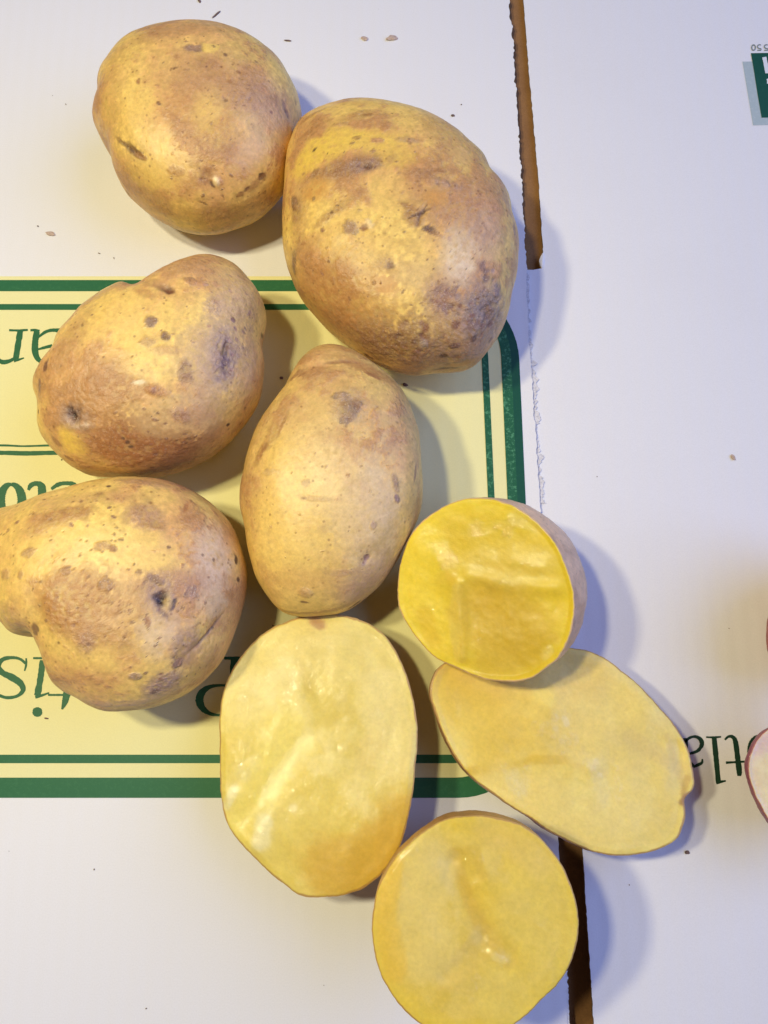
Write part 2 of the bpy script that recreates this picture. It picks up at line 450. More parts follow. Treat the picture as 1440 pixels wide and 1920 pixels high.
# upside-down lettering, stroke by stroke
zt = 0.0002
ribbons('letter_n', [[(38, 620, 11), (34, 645, 11), (29, 676, 11)], [(17, 619, 4), (34, 619.5, 4), (52, 618.5, 4)], [(30, 670, 5), (17, 677, 7), (2, 678, 9), (-14, 664, 10), (-20, 622, 10)],
                     [(26, 677, 5), (36, 674, 4), (45, 671, 2)]], zt, M_TEXT, left)
ribbons('letter_a', [[(69, 622, 11), (66, 640, 12), (66, 660, 12), (72, 674, 9), (86, 680, 7), (104, 676, 9), (112, 668, 8)], [(57, 619, 4), (66, 619, 5), (74, 621, 5)],
                     [(70, 634, 3), (84, 623, 6), (98, 619, 6), (112, 620, 9)], [(68, 656, 3), (82, 652, 5), (98, 648, 6)]], zt, M_TEXT, left)
th = np.linspace(0, 2 * math.pi, 25)
ribbons('letter_o', [[(21 + 20 * math.sin(a), 938 - 30 * math.cos(a), 6 + 11 * abs(math.sin(a))) for a in th]], zt, M_TEXT, left)
ribbons('letter_t', [[(53, 919, 5), (58, 910, 9), (68, 906.5, 9), (77, 911, 14), (79, 925, 16), (79, 955, 16)]], zt, M_TEXT, left)
ribbons('letter_a', [[(96, 917, 5), (108, 909, 8), (122, 906, 7), (138, 909, 10), (146, 925, 14)]], zt, M_TEXT, left)
ribbons('letter_s', [[(49, 1234, 3), (49, 1246, 4), (46, 1258, 3)], [(48, 1244, 5), (38, 1236, 5), (24, 1233, 6), (6, 1236, 8), (-4, 1248, 11), (4, 1261, 11), (22, 1270, 13), (38, 1281, 12), (43, 1294, 9), (32, 1305, 6), (12, 1308, 6), (-6, 1302, 6)]], zt, M_TEXT, left)
ribbons('letter_i', [[(80, 1238, 11), (76, 1270, 12), (70, 1304, 12)], [(62, 1234, 4), (80, 1234, 4), (98, 1234, 4)], [(66, 1307, 6), (78, 1304, 5), (92, 1299, 3)],
                     [(70, 1326, 4), (70, 1329, 15), (70, 1335, 18), (70, 1341, 15), (70, 1344, 4)]], zt, M_TEXT, left)
ribbons('letter_t', [[(90, 1303, 4), (110, 1303, 4), (132, 1303, 4)], [(133, 1250, 12), (129, 1280, 12), (124, 1306, 13), (121, 1318, 10), (116, 1330, 3)]], zt, M_TEXT, left)
ribbons('letter_p', [[(440, 1235, 14), (436, 1290, 14), (432, 1341, 14)], [(420, 1234, 5), (440, 1234, 6), (458, 1234, 5)],
                     [(436, 1286, 5), (412, 1285, 5), (393, 1288, 8), (379, 1298, 13), (374, 1313, 15), (380, 1328, 12), (394, 1338, 7), (412, 1341, 5), (436, 1341, 5)]], zt, M_TEXT, left)
zr = ZR + 0.0002
ribbons('letter_a', [[(1284, 1392, 4), (1292, 1384, 5), (1303, 1381, 5), (1313, 1386, 8), (1316, 1396, 8), (1309, 1407, 6), (1297, 1412, 5), (1285, 1414, 4)], [(1300, 1438, 4), (1309, 1434, 6), (1316, 1430, 5), (1317, 1423, 3)],
                     [(1285, 1384, 9), (1287, 1420, 9), (1300, 1437, 6)]], zr, M_BLACKG, right)
ribbons('letter_l', [[(1339, 1383, 9), (1343, 1425, 10), (1347, 1468, 9)], [(1324, 1382, 3), (1338, 1382.5, 4), (1352, 1381.5, 3)], [(1343, 1469, 4), (1351, 1466, 5), (1361, 1464, 3)]], zr, M_BLACKG, right)
ribbons('letter_t', [[(1359, 1387, 4), (1366, 1381, 5), (1374, 1382, 7), (1379, 1391, 9), (1383, 1420, 10), (1386, 1446, 10), (1386, 1455, 7)], [(1361, 1430, 5), (1378, 1429, 4), (1396, 1428, 4)]], zr, M_BLACKG, right)
ribbons('letter_o', [[(1424 + 18 * math.sin(a), 1408 - 28 * math.cos(a), 4 + 6 * abs(math.sin(a))) for a in th]], zr, M_BLACKG, right)
flat('logo_shade', [[(1392, 115.5), (1412, 235), (1560, 232), (1560, 112)]], ZR + 0.0001, M_SHADE, right)
flat('logo_block', [[(1408, 99.6), (1414, 135), (1421, 180), (1428, 220.5), (1560, 219), (1560, 97)]], ZR + 0.0002, M_DGREEN, right)
ribbons('logo_lettering', [[(1433, 107, 8), (1436, 121, 8), (1439, 137, 8)], [(1440, 138, 7), (1450, 122, 7), (1456, 106, 7)], [(1438.5, 148, 3), (1440, 151, 4), (1439.5, 157, 3)]], ZR + 0.0003, M_WINK, right)
ribbons('logo_number', [[(1413 + 3.4 * math.sin(a), 89 - 5 * math.cos(a), 2.2) for a in th], [(1420, 94, 1.8), (1423.5, 94, 1.8), (1427, 94, 1.8)], [(1427, 94, 1.6), (1426.6, 91, 1.6), (1423.4, 90.6, 1.8), (1420.6, 88.4, 2), (1421, 85.2, 2), (1424, 83.6, 1.8), (1427, 84.4, 1.6)],
                        [(1433, 94, 1.8), (1436.5, 94, 1.8), (1440, 94, 1.8)], [(1440, 94, 1.6), (1439.6, 91, 1.6), (1436.4, 90.6, 1.8), (1433.6, 88.4, 2), (1434, 85.2, 2), (1437, 83.6, 1.8), (1440, 84.4, 1.6)]], ZR + 0.0002, M_GREY, right)

# ------------------------------------------------------------------ whole potatoes
def cube_sphere(n):
    g = np.tan(np.linspace(-1, 1, n + 1) * math.pi / 4)
    a, b_ = np.meshgrid(g, g, indexing='ij'); o = np.ones_like(a)
    faces, verts, base = [], [], 0
    idx = np.arange((n + 1) ** 2).reshape(n + 1, n + 1)
    q = np.stack([idx[:-1, :-1], idx[1:, :-1], idx[1:, 1:], idx[:-1, 1:]], -1).reshape(-1, 4)
    for ax, sgn in ((0, 1), (0, -1), (1, 1), (1, -1), (2, 1), (2, -1)):
        p = [None] * 3; p[ax] = o * sgn; p[(ax + 1) % 3] = a; p[(ax + 2) % 3] = b_
        verts.append(np.stack(p, -1).reshape(-1, 3)); f = q + base
        faces.append(f if sgn > 0 else f[:, ::-1]); base += (n + 1) ** 2
    v = np.concatenate(verts); f = np.concatenate(faces)
    v /= np.linalg.norm(v, axis=1)[:, None]
    key = np.round(v * 1e6).astype(np.int64)
    _, first, inv = np.unique(key, axis=0, return_index=True, return_inverse=True)
    return v[first], inv.reshape(-1)[f]
DIRS, QUADS = cube_sphere(140)
DIRS_LO, _ = cube_sphere(90)
NA = 360
ANG = np.arange(NA) * 2 * math.pi / NA
def polar(pts, c, sm=3):
    """radius over angle of a closed outline round c"""
    p = smooth_path(pts, 10, True) - c
    th_ = np.arctan2(p[:, 1], p[:, 0]) % (2 * math.pi); r = np.linalg.norm(p, axis=1)
    o = np.argsort(th_); r = np.interp(ANG, th_[o], r[o], period=2 * math.pi)
    return pblur(r, sm)
def pblur(r, s):
    if s <= 0: return r
    k = np.arange(-3 * int(s + 1), 3 * int(s + 1) + 1); g = np.exp(-0.5 * (k / s) ** 2); g /= g.sum()
    return np.convolve(np.concatenate([r[-len(k):], r, r[:len(k)]]), g, 'same')[len(k):-len(k)]
def rlook(r, th_): return np.interp(th_ % (2 * math.pi), ANG, r, period=2 * math.pi)

TAN = (0.70, 0.395, 0.145); YEL = (0.84, 0.575, 0.155); BROWN = (0.37, 0.18, 0.060); ORANGE = (0.60, 0.30, 0.075)
DARK = (0.10, 0.050, 0.030); PURPLE = (0.26, 0.155, 0.125); GREYP = (0.34, 0.235, 0.18); PALE = (0.92, 0.70, 0.36); BLACK = (0.035, 0.022, 0.022)
BLUE = (0.19, 0.13, 0.15); BRIGHT = (0.80, 0.55, 0.10)

def normals_of(v, f):
    n = np.zeros_like(v)
    d = np.cross(v[f[:, 2]] - v[f[:, 0]], v[f[:, 3]] - v[f[:, 1]])
    for k in range(4): np.add.at(n, f[:, k], d)
    return n / (np.linalg.norm(n, axis=1)[:, None] + 1e-12)

def whole_potato(outline, zc, ztop, feats, seed, label, e=0.80, sag=None, base=(TAN, YEL), mix=0.5, russet=0.35, skin=None, specks=300, name='potato', cat='potato', group='whole yellow potatoes with brown russet skin'):
    zc_ = zc
    op = np.array(outline, float)
    w = at(op, zc_)[:, :2]; cpx = smooth_path(op, 10, True); cw = at(cpx, zc_)[:, :2]
    c = (cw.min(0) + cw.max(0)) / 2
    c3 = np.array([c[0], c[1], zc_]); pc = project(c3)
    target = polar([(x - pc[0], -(y - pc[1])) for x, y in outline], np.zeros(2), 2)
    r = polar([tuple(q) for q in w], c, 3)
    def shape(D, r):
        th_ = np.arctan2(D[:, 1], D[:, 0]); cp = np.sqrt(D[:, 0] ** 2 + D[:, 1] ** 2); sp_ = D[:, 2]
        rs = pblur(r, 26)
        k = cp ** 2.0
        rr = rlook(rs, th_) * (1 - k) + rlook(r, th_) * k
        h = rr * np.abs(cp) ** e
        z = np.sign(sp_) * np.abs(sp_) ** e
        z = np.where(z > 0, z * ztop, z * zc_)
        P = np.stack([h * np.cos(th_), h * np.sin(th_), z], 1)
        if sag:                                   # the body gets lower towards one side
            for (dx, dy, start, amt) in sag:
                d = (P[:, 0] * dx + P[:, 1] * dy)
                P[:, 2] *= 1 - amt * sstep(start, start + 0.045, d)
        lump = fbm(D * 1.0, 1.7, 2, seed) * 0.0010
        P = P + D * lump[:, None]
        return P + np.array([c[0], c[1], zc_])
    for it in range(14):
        P = shape(DIRS_LO, r); q = project(P) - pc
        th_ = np.arctan2(-q[:, 1], q[:, 0]) % (2 * math.pi); rad = np.linalg.norm(q, axis=1)
        bins = 90; act = np.zeros(bins)
        np.maximum.at(act, (th_ / (2 * math.pi) * bins).astype(int) % bins, rad)
        bc = (np.arange(bins) + 0.5) * 2 * math.pi / bins
        act = np.interp(ANG, bc, act, period=2 * math.pi)
        r = r * pblur(target / act, 4.5) ** 0.5
    V = shape(DIRS, r)
    V[:, 2] -= V[:, 2].min()
    N = normals_of(V, QUADS); px = project(V)
    facing = ((CAMP - V) * N).sum(1) > 0
    fpx = np.where(facing[:, None], px, 1e6)
    dn = fbm(V, 70, 4, seed + 3) * 0.00035 + fbm(V, 260, 3, seed + 4) * 0.00010
    # colour
    f1 = fbm(V, 38, 4, seed + 10); f2 = fbm(V, 75, 5, seed + 20); f3 = fbm(V, 300, 4, seed + 30, 0.7); f4 = fbm(V, 700, 2, seed + 31)
    col = np.tile(np.array(base[0]), (len(V), 1))
    col = mixc(col, base[1], sstep(0.45, -0.5, f1 + 0.6 * f2 + 0.2 * f3 - (mix - 0.5)))
    m = sstep(-0.02, 0.42, f2 + 0.45 * f3 + 0.25 * f4 + 0.25 * f1 - 0.16 + russet * 0.4)
    col = mixc(col, np.array((0.42, 0.20, 0.08)), 0.58 * m)
    scab = 0.45 * m
    col *= (1 + 0.20 * f3 + 0.18 * f4)[:, None]
    # scattered lenticels and nicks
    pick = rng.choice(len(V), specks, replace=False); rad = 0.00022 + 0.0007 * rng.random(specks) ** 2.5 * (1 + (rng.random(specks) > 0.9) * 1.0)
    for k, j in enumerate(pick):
        d2 = ((V - V[j]) ** 2).sum(1); sel = d2 < (rad[k] * 3) ** 2
        g = np.exp(-0.5 * d2[sel] / (rad[k] * 0.62) ** 2)
        col[sel] = mixc(col[sel], np.array(BROWN) * rng.uniform(0.3, 1.0), g * rng.uniform(0.4, 0.95)); dn[sel] -= g * 0.00016
    for ft in feats:
        x, y, rx, ry, ang, colr, stren, dent, rgh = ft[:9]
        j = np.argmin(((fpx - np.array([x, y])) ** 2).sum(1))
        p0, n0 = V[j], N[j]; dep = (p0 - CAMP) @ FW; s = dep / FPX
        a = R(ang)
        u = np.array([math.cos(a), -math.sin(a) * math.cos(TILT), -math.sin(a) * math.sin(TILT)])
        u -= n0 * (u @ n0); u /= np.linalg.norm(u); v_ = np.cross(n0, u)
        q = V - p0; R_ = max(rx, ry) * s * 3.2
        sel = np.nonzero((q ** 2).sum(1) < R_ ** 2)[0]
        q = q[sel]
        warp = 0.5 * f3[sel] + 0.35 * f2[sel] + 0.3 * f4[sel]; q = q + np.stack([f3[sel], f2[sel], f4[sel]], 1) * (0.35 * min(rx, ry) * s)
        dd = np.sqrt(((q @ u) / (rx * s)) ** 2 + ((q @ v_) / (ry * s)) ** 2 + (0.4 * (q @ n0) / (max(rx, ry) * s)) ** 2)
        big = max(rx, ry) > 16; soft = (ft[9] if len(ft) > 9 else (0.5 if big else 0.33)); vw = (CAMP - p0); limb = float(np.clip(1.7 * (n0 @ vw) / np.linalg.norm(vw) - 0.25, 0, 1)); dent = dent * limb
        g = sstep(1 + soft, 1 - soft, dd + warp * (0.9 if max(rx, ry) > 9 else 0.6))
        if big: g = g * np.clip(0.88 + 0.7 * f4[sel] + 0.45 * f3[sel], 0, 1); stren = min(1, stren * 1.12)
        if colr is not None:
            tex = 1 + (0.35 * f4[sel] + 0.3 * f3[sel]) * rgh
            col[sel] = col[sel] + (np.array(colr) * tex[:, None] - col[sel]) * (g * stren)[:, None]
        scab[sel] = np.maximum(scab[sel] * (1 - g * (rgh == 0)), g * rgh)
        dn[sel] -= dent * 0.001 * min(1.0, 0.28 + ry / 16) * np.exp(-0.9 * dd ** 2)
        dn[sel] += g * rgh * f4[sel] * 0.00018
    V = V + N * dn[:, None]
    me = mesh_np(name, V, QUADS, [skin or M_SKIN], np.clip(col, 0.008, 0.9), np.clip(scab, 0, 1))
    o = new_obj(name, me)
    tag(o, label, cat, group)
    return o

def pts(zoom, k, ox, oy): return [(ox + x / k, oy + y / k) for x, y in zoom]
def line(x0, y0, x1, y1, w, c, s, d, rg=0.3):
    return ((x0 + x1) / 2, (y0 + y1) / 2, math.hypot(x1 - x0, y1 - y0) / 2, w, math.degrees(math.atan2(y1 - y0, x1 - x0)), c, s, d, rg, 0.5)

P1 = pts([(640,110),(500,122),(370,155),(270,210),(200,285),(150,370),(120,470),(105,570),(105,680),(125,750),(165,820),(203,900),(235,980),(280,1070),(340,1140),(420,1210),(520,1270),(600,1305),(700,1325),(800,1322),(900,1295),(1000,1255),(1080,1200),(1140,1140),(1195,1060),(1235,950),(1262,820),(1280,700),(1275,620),(1255,530),(1215,440),(1170,360),(1100,280),(1020,215),(930,165),(830,130),(740,113)], 3, 140, 0)
F1 = [(430,140,110,55,10,(0.50,0.29,0.14),.55,0,.3),(200,190,38,80,0,(0.58,0.32,0.11),.5,0,.2),(405,250,45,40,0,BROWN,.45,0,.45),(265,350,60,50,30,(0.50,0.28,0.10),.5,0,.35),
 (262,185,32,42,0,YEL,.75,0,0),(390,200,32,50,20,YEL,.6,0,0),(320,310,60,35,0,YEL,.6,0,0),(300,330,30,30,0,YEL,.5,0,0),(470,290,45,25,-20,(0.66,0.42,0.20),.6,0,0),
 (250,283,20,7,35,DARK,.85,.9,.6),(230,268,18,4,35,DARK,.6,.5,.5),(262,292,14,5,20,BROWN,.9,.4,.6),(205,285,26,26,30,None,0,1.8,0),
 (392,331,14,17,0,BROWN,.8,.7,.3),(398,345,6,4,60,DARK,.8,.5,.3),(407,341,7,8,0,PALE,.95,-1.4,0),(362,90,16,8,0,PURPLE,.75,.5,.5),(379,91,3,5,0,DARK,.8,.3,.3),(393,92,14,10,0,YEL,.9,-.4,0),
 (535,200,5,12,-20,DARK,.8,.5,.4),(539,212,5,8,-10,BLACK,.9,.7,.3),(530,215,26,40,0,(0.46,0.27,0.17),.6,0,.3),(492,331,9,7,-15,DARK,.9,.6,.4),(462,355,7,4,-30,DARK,.85,.3,.3),(451,365,8,5,-20,BROWN,.8,.3,.3),(480,345,34,7,-35,BROWN,.6,.2,.3),
 (259,153,4,5,0,BROWN,.9,.2,.2),(326,127,4,3,0,DARK,.9,.3,.2),(390,118,25,14,0,(0.42,0.22,0.10),.6,.1,.5),(448,134,5,4,0,BROWN,.9,.1,.2),(432,152,5,4,0,BROWN,.9,.1,.2),
 (370,160,60,30,15,(0.55,0.32,0.15),.35,0,.4),(470,200,60,50,0,(0.52,0.33,0.18),.45,0,.3),(320,60,80,20,-10,(0.52,0.29,0.12),.5,0,.3),(400,400,90,22,0,(0.52,0.28,0.09),.5,0,.3),(330,320,16,10,0,(0.48,0.25,0.09),.6,0,.3),(300,390,26,16,20,(0.46,0.23,0.08),.55,0,.3)]
P2 = pts([(450,82),(340,100),(250,135),(170,185),(130,240),(100,320),(88,400),(80,500),(75,600),(75,720),(82,820),(95,900),(120,980),(150,1050),(190,1120),(240,1180),(300,1250),(370,1310),(440,1365),(520,1415),(600,1450),(700,1475),(780,1478),(840,1470),(900,1472),(970,1462),(1040,1430),(1100,1370),(1160,1290),(1200,1210),(1230,1100),(1250,980),(1262,860),(1262,780),(1245,690),(1215,590),(1170,500),(1110,400),(1040,320),(960,245),(870,185),(770,140),(670,110),(560,88)], 2.667, 500, 150)
F2 = [(640,560,120,95,30,(0.48,0.235,0.075),.75,0,.3),(860,390,90,55,10,(0.46,0.24,0.11),.7,0,.45),(760,655,140,45,8,(0.29,0.15,0.085),.8,0,.8),(870,620,70,75,0,(0.40,0.24,0.15),.65,0,.6),(850,260,70,40,35,(0.50,0.28,0.11),.55,0,.4),(560,400,22,110,0,(0.50,0.28,0.12),.5,0,.4),
 (605,275,72,38,-8,BRIGHT,.85,0,0,.3),(570,310,35,25,0,BRIGHT,.7,0,0),(705,265,65,28,10,BRIGHT,.7,0,0),(740,300,45,18,0,BRIGHT,.6,0,0),(650,195,60,14,-5,YEL,.6,0,0),(620,430,50,40,0,YEL,.5,0,0),(700,470,60,30,0,YEL,.5,0,0),
 (580,245,36,6,-14,BROWN,.6,.1,.5),(583,217,26,5,-14,BROWN,.6,.1,.5),(675,215,34,12,-12,(0.50,0.28,0.10),.7,.1,.6),(690,214,10,4,0,BROWN,.8,.1,.5),(668,258,8,5,0,BROWN,.6,.1,.5),(705,263,13,6,0,(0.48,0.22,0.12),.7,.2,.6),(765,262,22,6,5,(0.48,0.3,0.16),.7,.1,.5),(640,232,20,5,0,(0.5,0.3,0.13),.5,.1,.5),
 (655,312,66,20,-9,(0.36,0.19,0.09),.9,.1,.8),(680,308,30,14,-5,(0.36,0.22,0.15),.8,.1,.9),(691,313,7,5,0,DARK,.9,.8,.4),(588,326,14,6,-20,(0.36,0.19,0.08),.85,.3,.6),(590,280,5,3,-40,BLACK,.95,.5,.2),(615,289,2,2,0,BLACK,.9,.2,.2),
 (590,355,28,22,0,ORANGE,.8,0,0),(815,372,22,16,0,ORANGE,.75,0,0),(722,536,28,18,20,ORANGE,.8,0,0,.25),(860,290,30,18,20,(0.66,0.40,0.14),.6,0,0),
 (835,342,36,9,12,(0.48,0.29,0.17),.8,-.3,.8),(822,318,14,5,0,BROWN,.7,.1,.5),(790,325,30,14,0,(0.42,0.23,0.11),.6,0,.6),
 (765,385,18,5,25,BROWN,.9,.3,.6),(776,408,24,18,60,(0.43,0.23,0.08),.8,.1,.7),(788,400,24,2.6,-25,DARK,.85,.6,.5),(784,410,2.4,18,15,DARK,.85,.6,.5),(796,394,2.4,12,20,DARK,.8,.5,.5),
 (806,432,13,6,25,DARK,.9,.6,.7),(818,438,14,4,20,BROWN,.8,.3,.6),(843,448,6,5,0,(0.42,0.16,0.05),.9,.3,.3),(845,440,26,20,0,(0.55,0.34,0.16),.4,0,.4),(683,425,9,7,-35,(0.30,0.14,0.05),.9,1.0,.3),(692,418,6,10,-30,PALE,.6,-.5,.3),(656,425,14,14,0,(0.44,0.28,0.16),.75,-.3,.8),(630,392,44,9,-33,(0.45,0.25,0.09),.65,.1,.6),(622,398,4,3,0,DARK,.8,.3,.3),(633,385,3,2,0,DARK,.8,.3,.3),(605,432,5,4,0,BROWN,.8,.2,.3),
 (735,497,7,7,0,DARK,.95,.9,.5),(722,494,20,12,0,(0.46,0.27,0.12),.5,.2,.6),(551,378,9,16,-10,(0.22,0.12,0.07),.85,.3,.8),(556,395,14,26,0,(0.36,0.2,0.1),.6,.1,.7),(552,490,9,24,10,(0.22,0.13,0.08),.8,.2,.9),(569,455,6,5,0,BROWN,.7,.2,.6),
 (862,490,34,52,10,(0.78,0.62,0.42),.75,0,0),(800,520,60,30,10,(0.68,0.46,0.2),.5,0,0),  # pale pinkish oval: window sheen painted into the skin colour
 (832,545,20,14,15,(0.20,0.11,0.09),.85,.4,.9),(838,575,14,10,0,(0.15,0.08,0.06),.9,.6,.9),(830,560,34,36,0,(0.38,0.22,0.15),.65,.1,.9),(852,545,8,14,20,(0.30,0.18,0.13),.7,.3,.9),
 (905,500,8,12,0,PURPLE,.85,.3,.9),(912,520,8,10,0,(0.2,0.12,0.1),.85,.3,.9),(932,545,11,22,-15,(0.30,0.20,0.16),.9,.4,1),(905,580,46,56,0,(0.28,0.20,0.17),.85,.1,1),(915,585,20,10,40,(0.24,0.15,0.12),.6,.5,1),(890,610,18,8,-30,(0.28,0.17,0.14),.6,.4,1),(935,600,16,50,15,(0.46,0.33,0.24),.5,0,.8),
 (855,610,9,10,40,(0.24,0.11,0.06),.9,.5,.8),(797,617,6,9,25,(0.30,0.13,0.06),.9,.5,.7),(890,635,8,7,-30,DARK,.8,.5,.9),(748,660,9,6,0,BROWN,.85,.3,.9),(830,667,8,5,-15,BLACK,.85,.6,.8),(855,648,12,6,0,(0.2,0.1,0.08),.8,.4,.9),(780,640,30,6,-5,(0.2,0.11,0.07),.6,.3,.9),(692,668,10,6,20,(0.22,0.1,0.05),.8,.3,.8),(730,690,30,12,15,(0.30,0.15,0.08),.6,.1,.8),(875,680,30,10,-10,ORANGE,.6,-.6,0),(835,690,26,4,-15,DARK,.7,.9,.6),
 (795,645,8,8,0,(0.6,0.45,0.36),.7,-.5,.8),(965,430,6,14,0,(0.36,0.22,0.15),.7,.1,.8),(900,440,50,40,0,(0.60,0.42,0.24),.4,0,.4)]
P3 = pts([(1040,62),(960,80),(880,115),(800,165),(725,202),(640,210),(560,237),(470,290),(390,360),(320,440),(265,520),(220,600),(190,680),(172,760),(168,830),(180,910),(200,980),(235,1050),(290,1110),(350,1160),(420,1205),(500,1232),(600,1238),(700,1240),(800,1232),(900,1213),(970,1190),(1060,1150),(1150,1090),(1220,1020),(1290,940),(1340,850),(1365,760),(1370,660),(1368,580),(1380,500),(1388,430),(1378,350),(1350,280),(1300,210),(1240,140),(1160,85),(1100,67)], 2.769, 0, 450)
F3 = [(255,835,105,52,8,(0.36,0.15,0.05),.95,0,.45,.25),(205,725,75,42,-10,(0.42,0.19,0.06),.85,0,.45),(160,760,50,30,0,(0.50,0.26,0.09),.6,0,.4),(300,880,75,16,0,(0.26,0.12,0.075),.75,0,.6),(360,840,70,25,-25,(0.44,0.21,0.08),.6,0,.3),(230,690,60,14,10,(0.52,0.28,0.10),.5,0,.4),
 (200,590,80,55,-25,YEL,.7,0,0),(280,680,55,34,10,YEL,.85,0,0),(260,640,50,30,0,YEL,.6,0,0),(132,825,26,34,-20,BRIGHT,.8,0,0),(310,790,60,34,0,(0.66,0.45,0.2),.6,0,0),(390,770,40,40,0,(0.62,0.42,0.22),.4,0,0),
 (440,560,50,70,0,(0.54,0.34,0.19),.6,0,.35),(400,680,70,70,0,(0.55,0.36,0.22),.6,0,.3),(350,500,50,22,-10,(0.56,0.33,0.14),.5,0,.5),(130,640,22,60,25,(0.52,0.30,0.12),.6,0,.4),(200,545,60,12,-30,(0.5,0.28,0.12),.5,0,.4),(270,548,26,10,30,(0.46,0.22,0.08),.6,.2,.3),
 (312,541,18,9,28,DARK,.85,1.2,.6),(318,545,10,6,20,(0.2,0.08,0.03),.9,.5,.4),(290,530,28,10,20,(0.42,0.22,0.09),.7,.4,.2),(280,528,45,20,20,None,0,.3,0),
 (283,604,11,10,20,PURPLE,.85,.2,1),(310,628,9,8,20,(0.2,0.1,0.06),.85,.3,.9),(275,640,16,10,0,(0.5,0.3,0.14),.6,0,.6),(310,655,26,9,0,(0.54,0.3,0.13),.6,0,.3),
 (420,672,30,50,5,(0.36,0.25,0.21),.75,.1,.6),(423,658,5,20,4,(0.06,0.035,0.05),.9,.6,.4),(422,685,9,18,8,(0.16,0.1,0.115),.85,.3,1),(345,700,13,20,0,(0.36,0.2,0.12),.7,.1,1),(340,780,20,14,10,(0.42,0.22,0.13),.7,0,.6),
 (133,778,34,26,15,GREYP,.75,.5,.7),(134,776,16,14,40,(0.13,0.08,0.07),.85,.9,.6),(136,781,7,7,0,BLACK,.95,1.0,.3),(150,798,26,6,-5,(0.62,0.45,0.28),.6,-.7,.6),(128,766,7,9,0,DARK,.6,.4,.6),
 (86,687,6,12,20,(0.15,0.07,0.05),.85,.5,.6),(75,725,6,13,8,PURPLE,.85,.3,.8),(72,772,4,4,0,DARK,.8,.2,.3),(105,828,12,9,40,(0.36,0.17,0.06),.8,.2,.4),(130,858,12,5,30,(0.36,0.16,0.07),.8,.2,.4),
 (238,830,5,4,0,DARK,.85,.3,.4),(246,838,5,3,0,DARK,.85,.3,.4),(230,822,3,3,0,DARK,.8,.2,.4),(427,797,4,4,0,BLACK,.9,.4,.2),(290,733,22,10,15,(0.44,0.19,0.07),.7,.1,.8),(287,733,7,6,0,(0.5,0.26,0.16),.7,-.4,.6),(260,716,12,4,-5,(0.8,0.68,0.42),.7,-.2,0),(435,600,5,4,0,(0.3,0.16,0.15),.8,.2,.8),(400,575,16,20,0,(0.58,0.38,0.26),.5,0,.8),  # thin pale streak above the russet spot is a painted glint
 (493,630,4,14,0,DARK,.85,1.0,.3),(470,680,20,60,0,(0.5,0.32,0.21),.4,0,.3),(360,530,14,8,0,(0.5,0.25,0.12),.6,0,.7),(490,470,10,10,0,None,0,0,0)]
P4 = pts([(680,83),(600,92),(545,120),(492,165),(452,220),(410,285),(370,360),(310,450),(250,540),(190,650),(148,780),(122,880),(100,980),(95,1060),(105,1150),(122,1240),(132,1330),(150,1440),(175,1530),(212,1630),(270,1720),(340,1790),(420,1830),(500,1842),(620,1840),(740,1820),(830,1790),(920,1720),(1010,1640),(1070,1560),(1120,1480),(1170,1380),(1215,1290),(1252,1200),(1275,1110),(1280,1000),(1272,900),(1267,780),(1260,680),(1235,570),(1200,460),(1150,370),(1080,290),(1000,225),(920,168),(840,118),(760,90)], 3.4275, 420, 620)
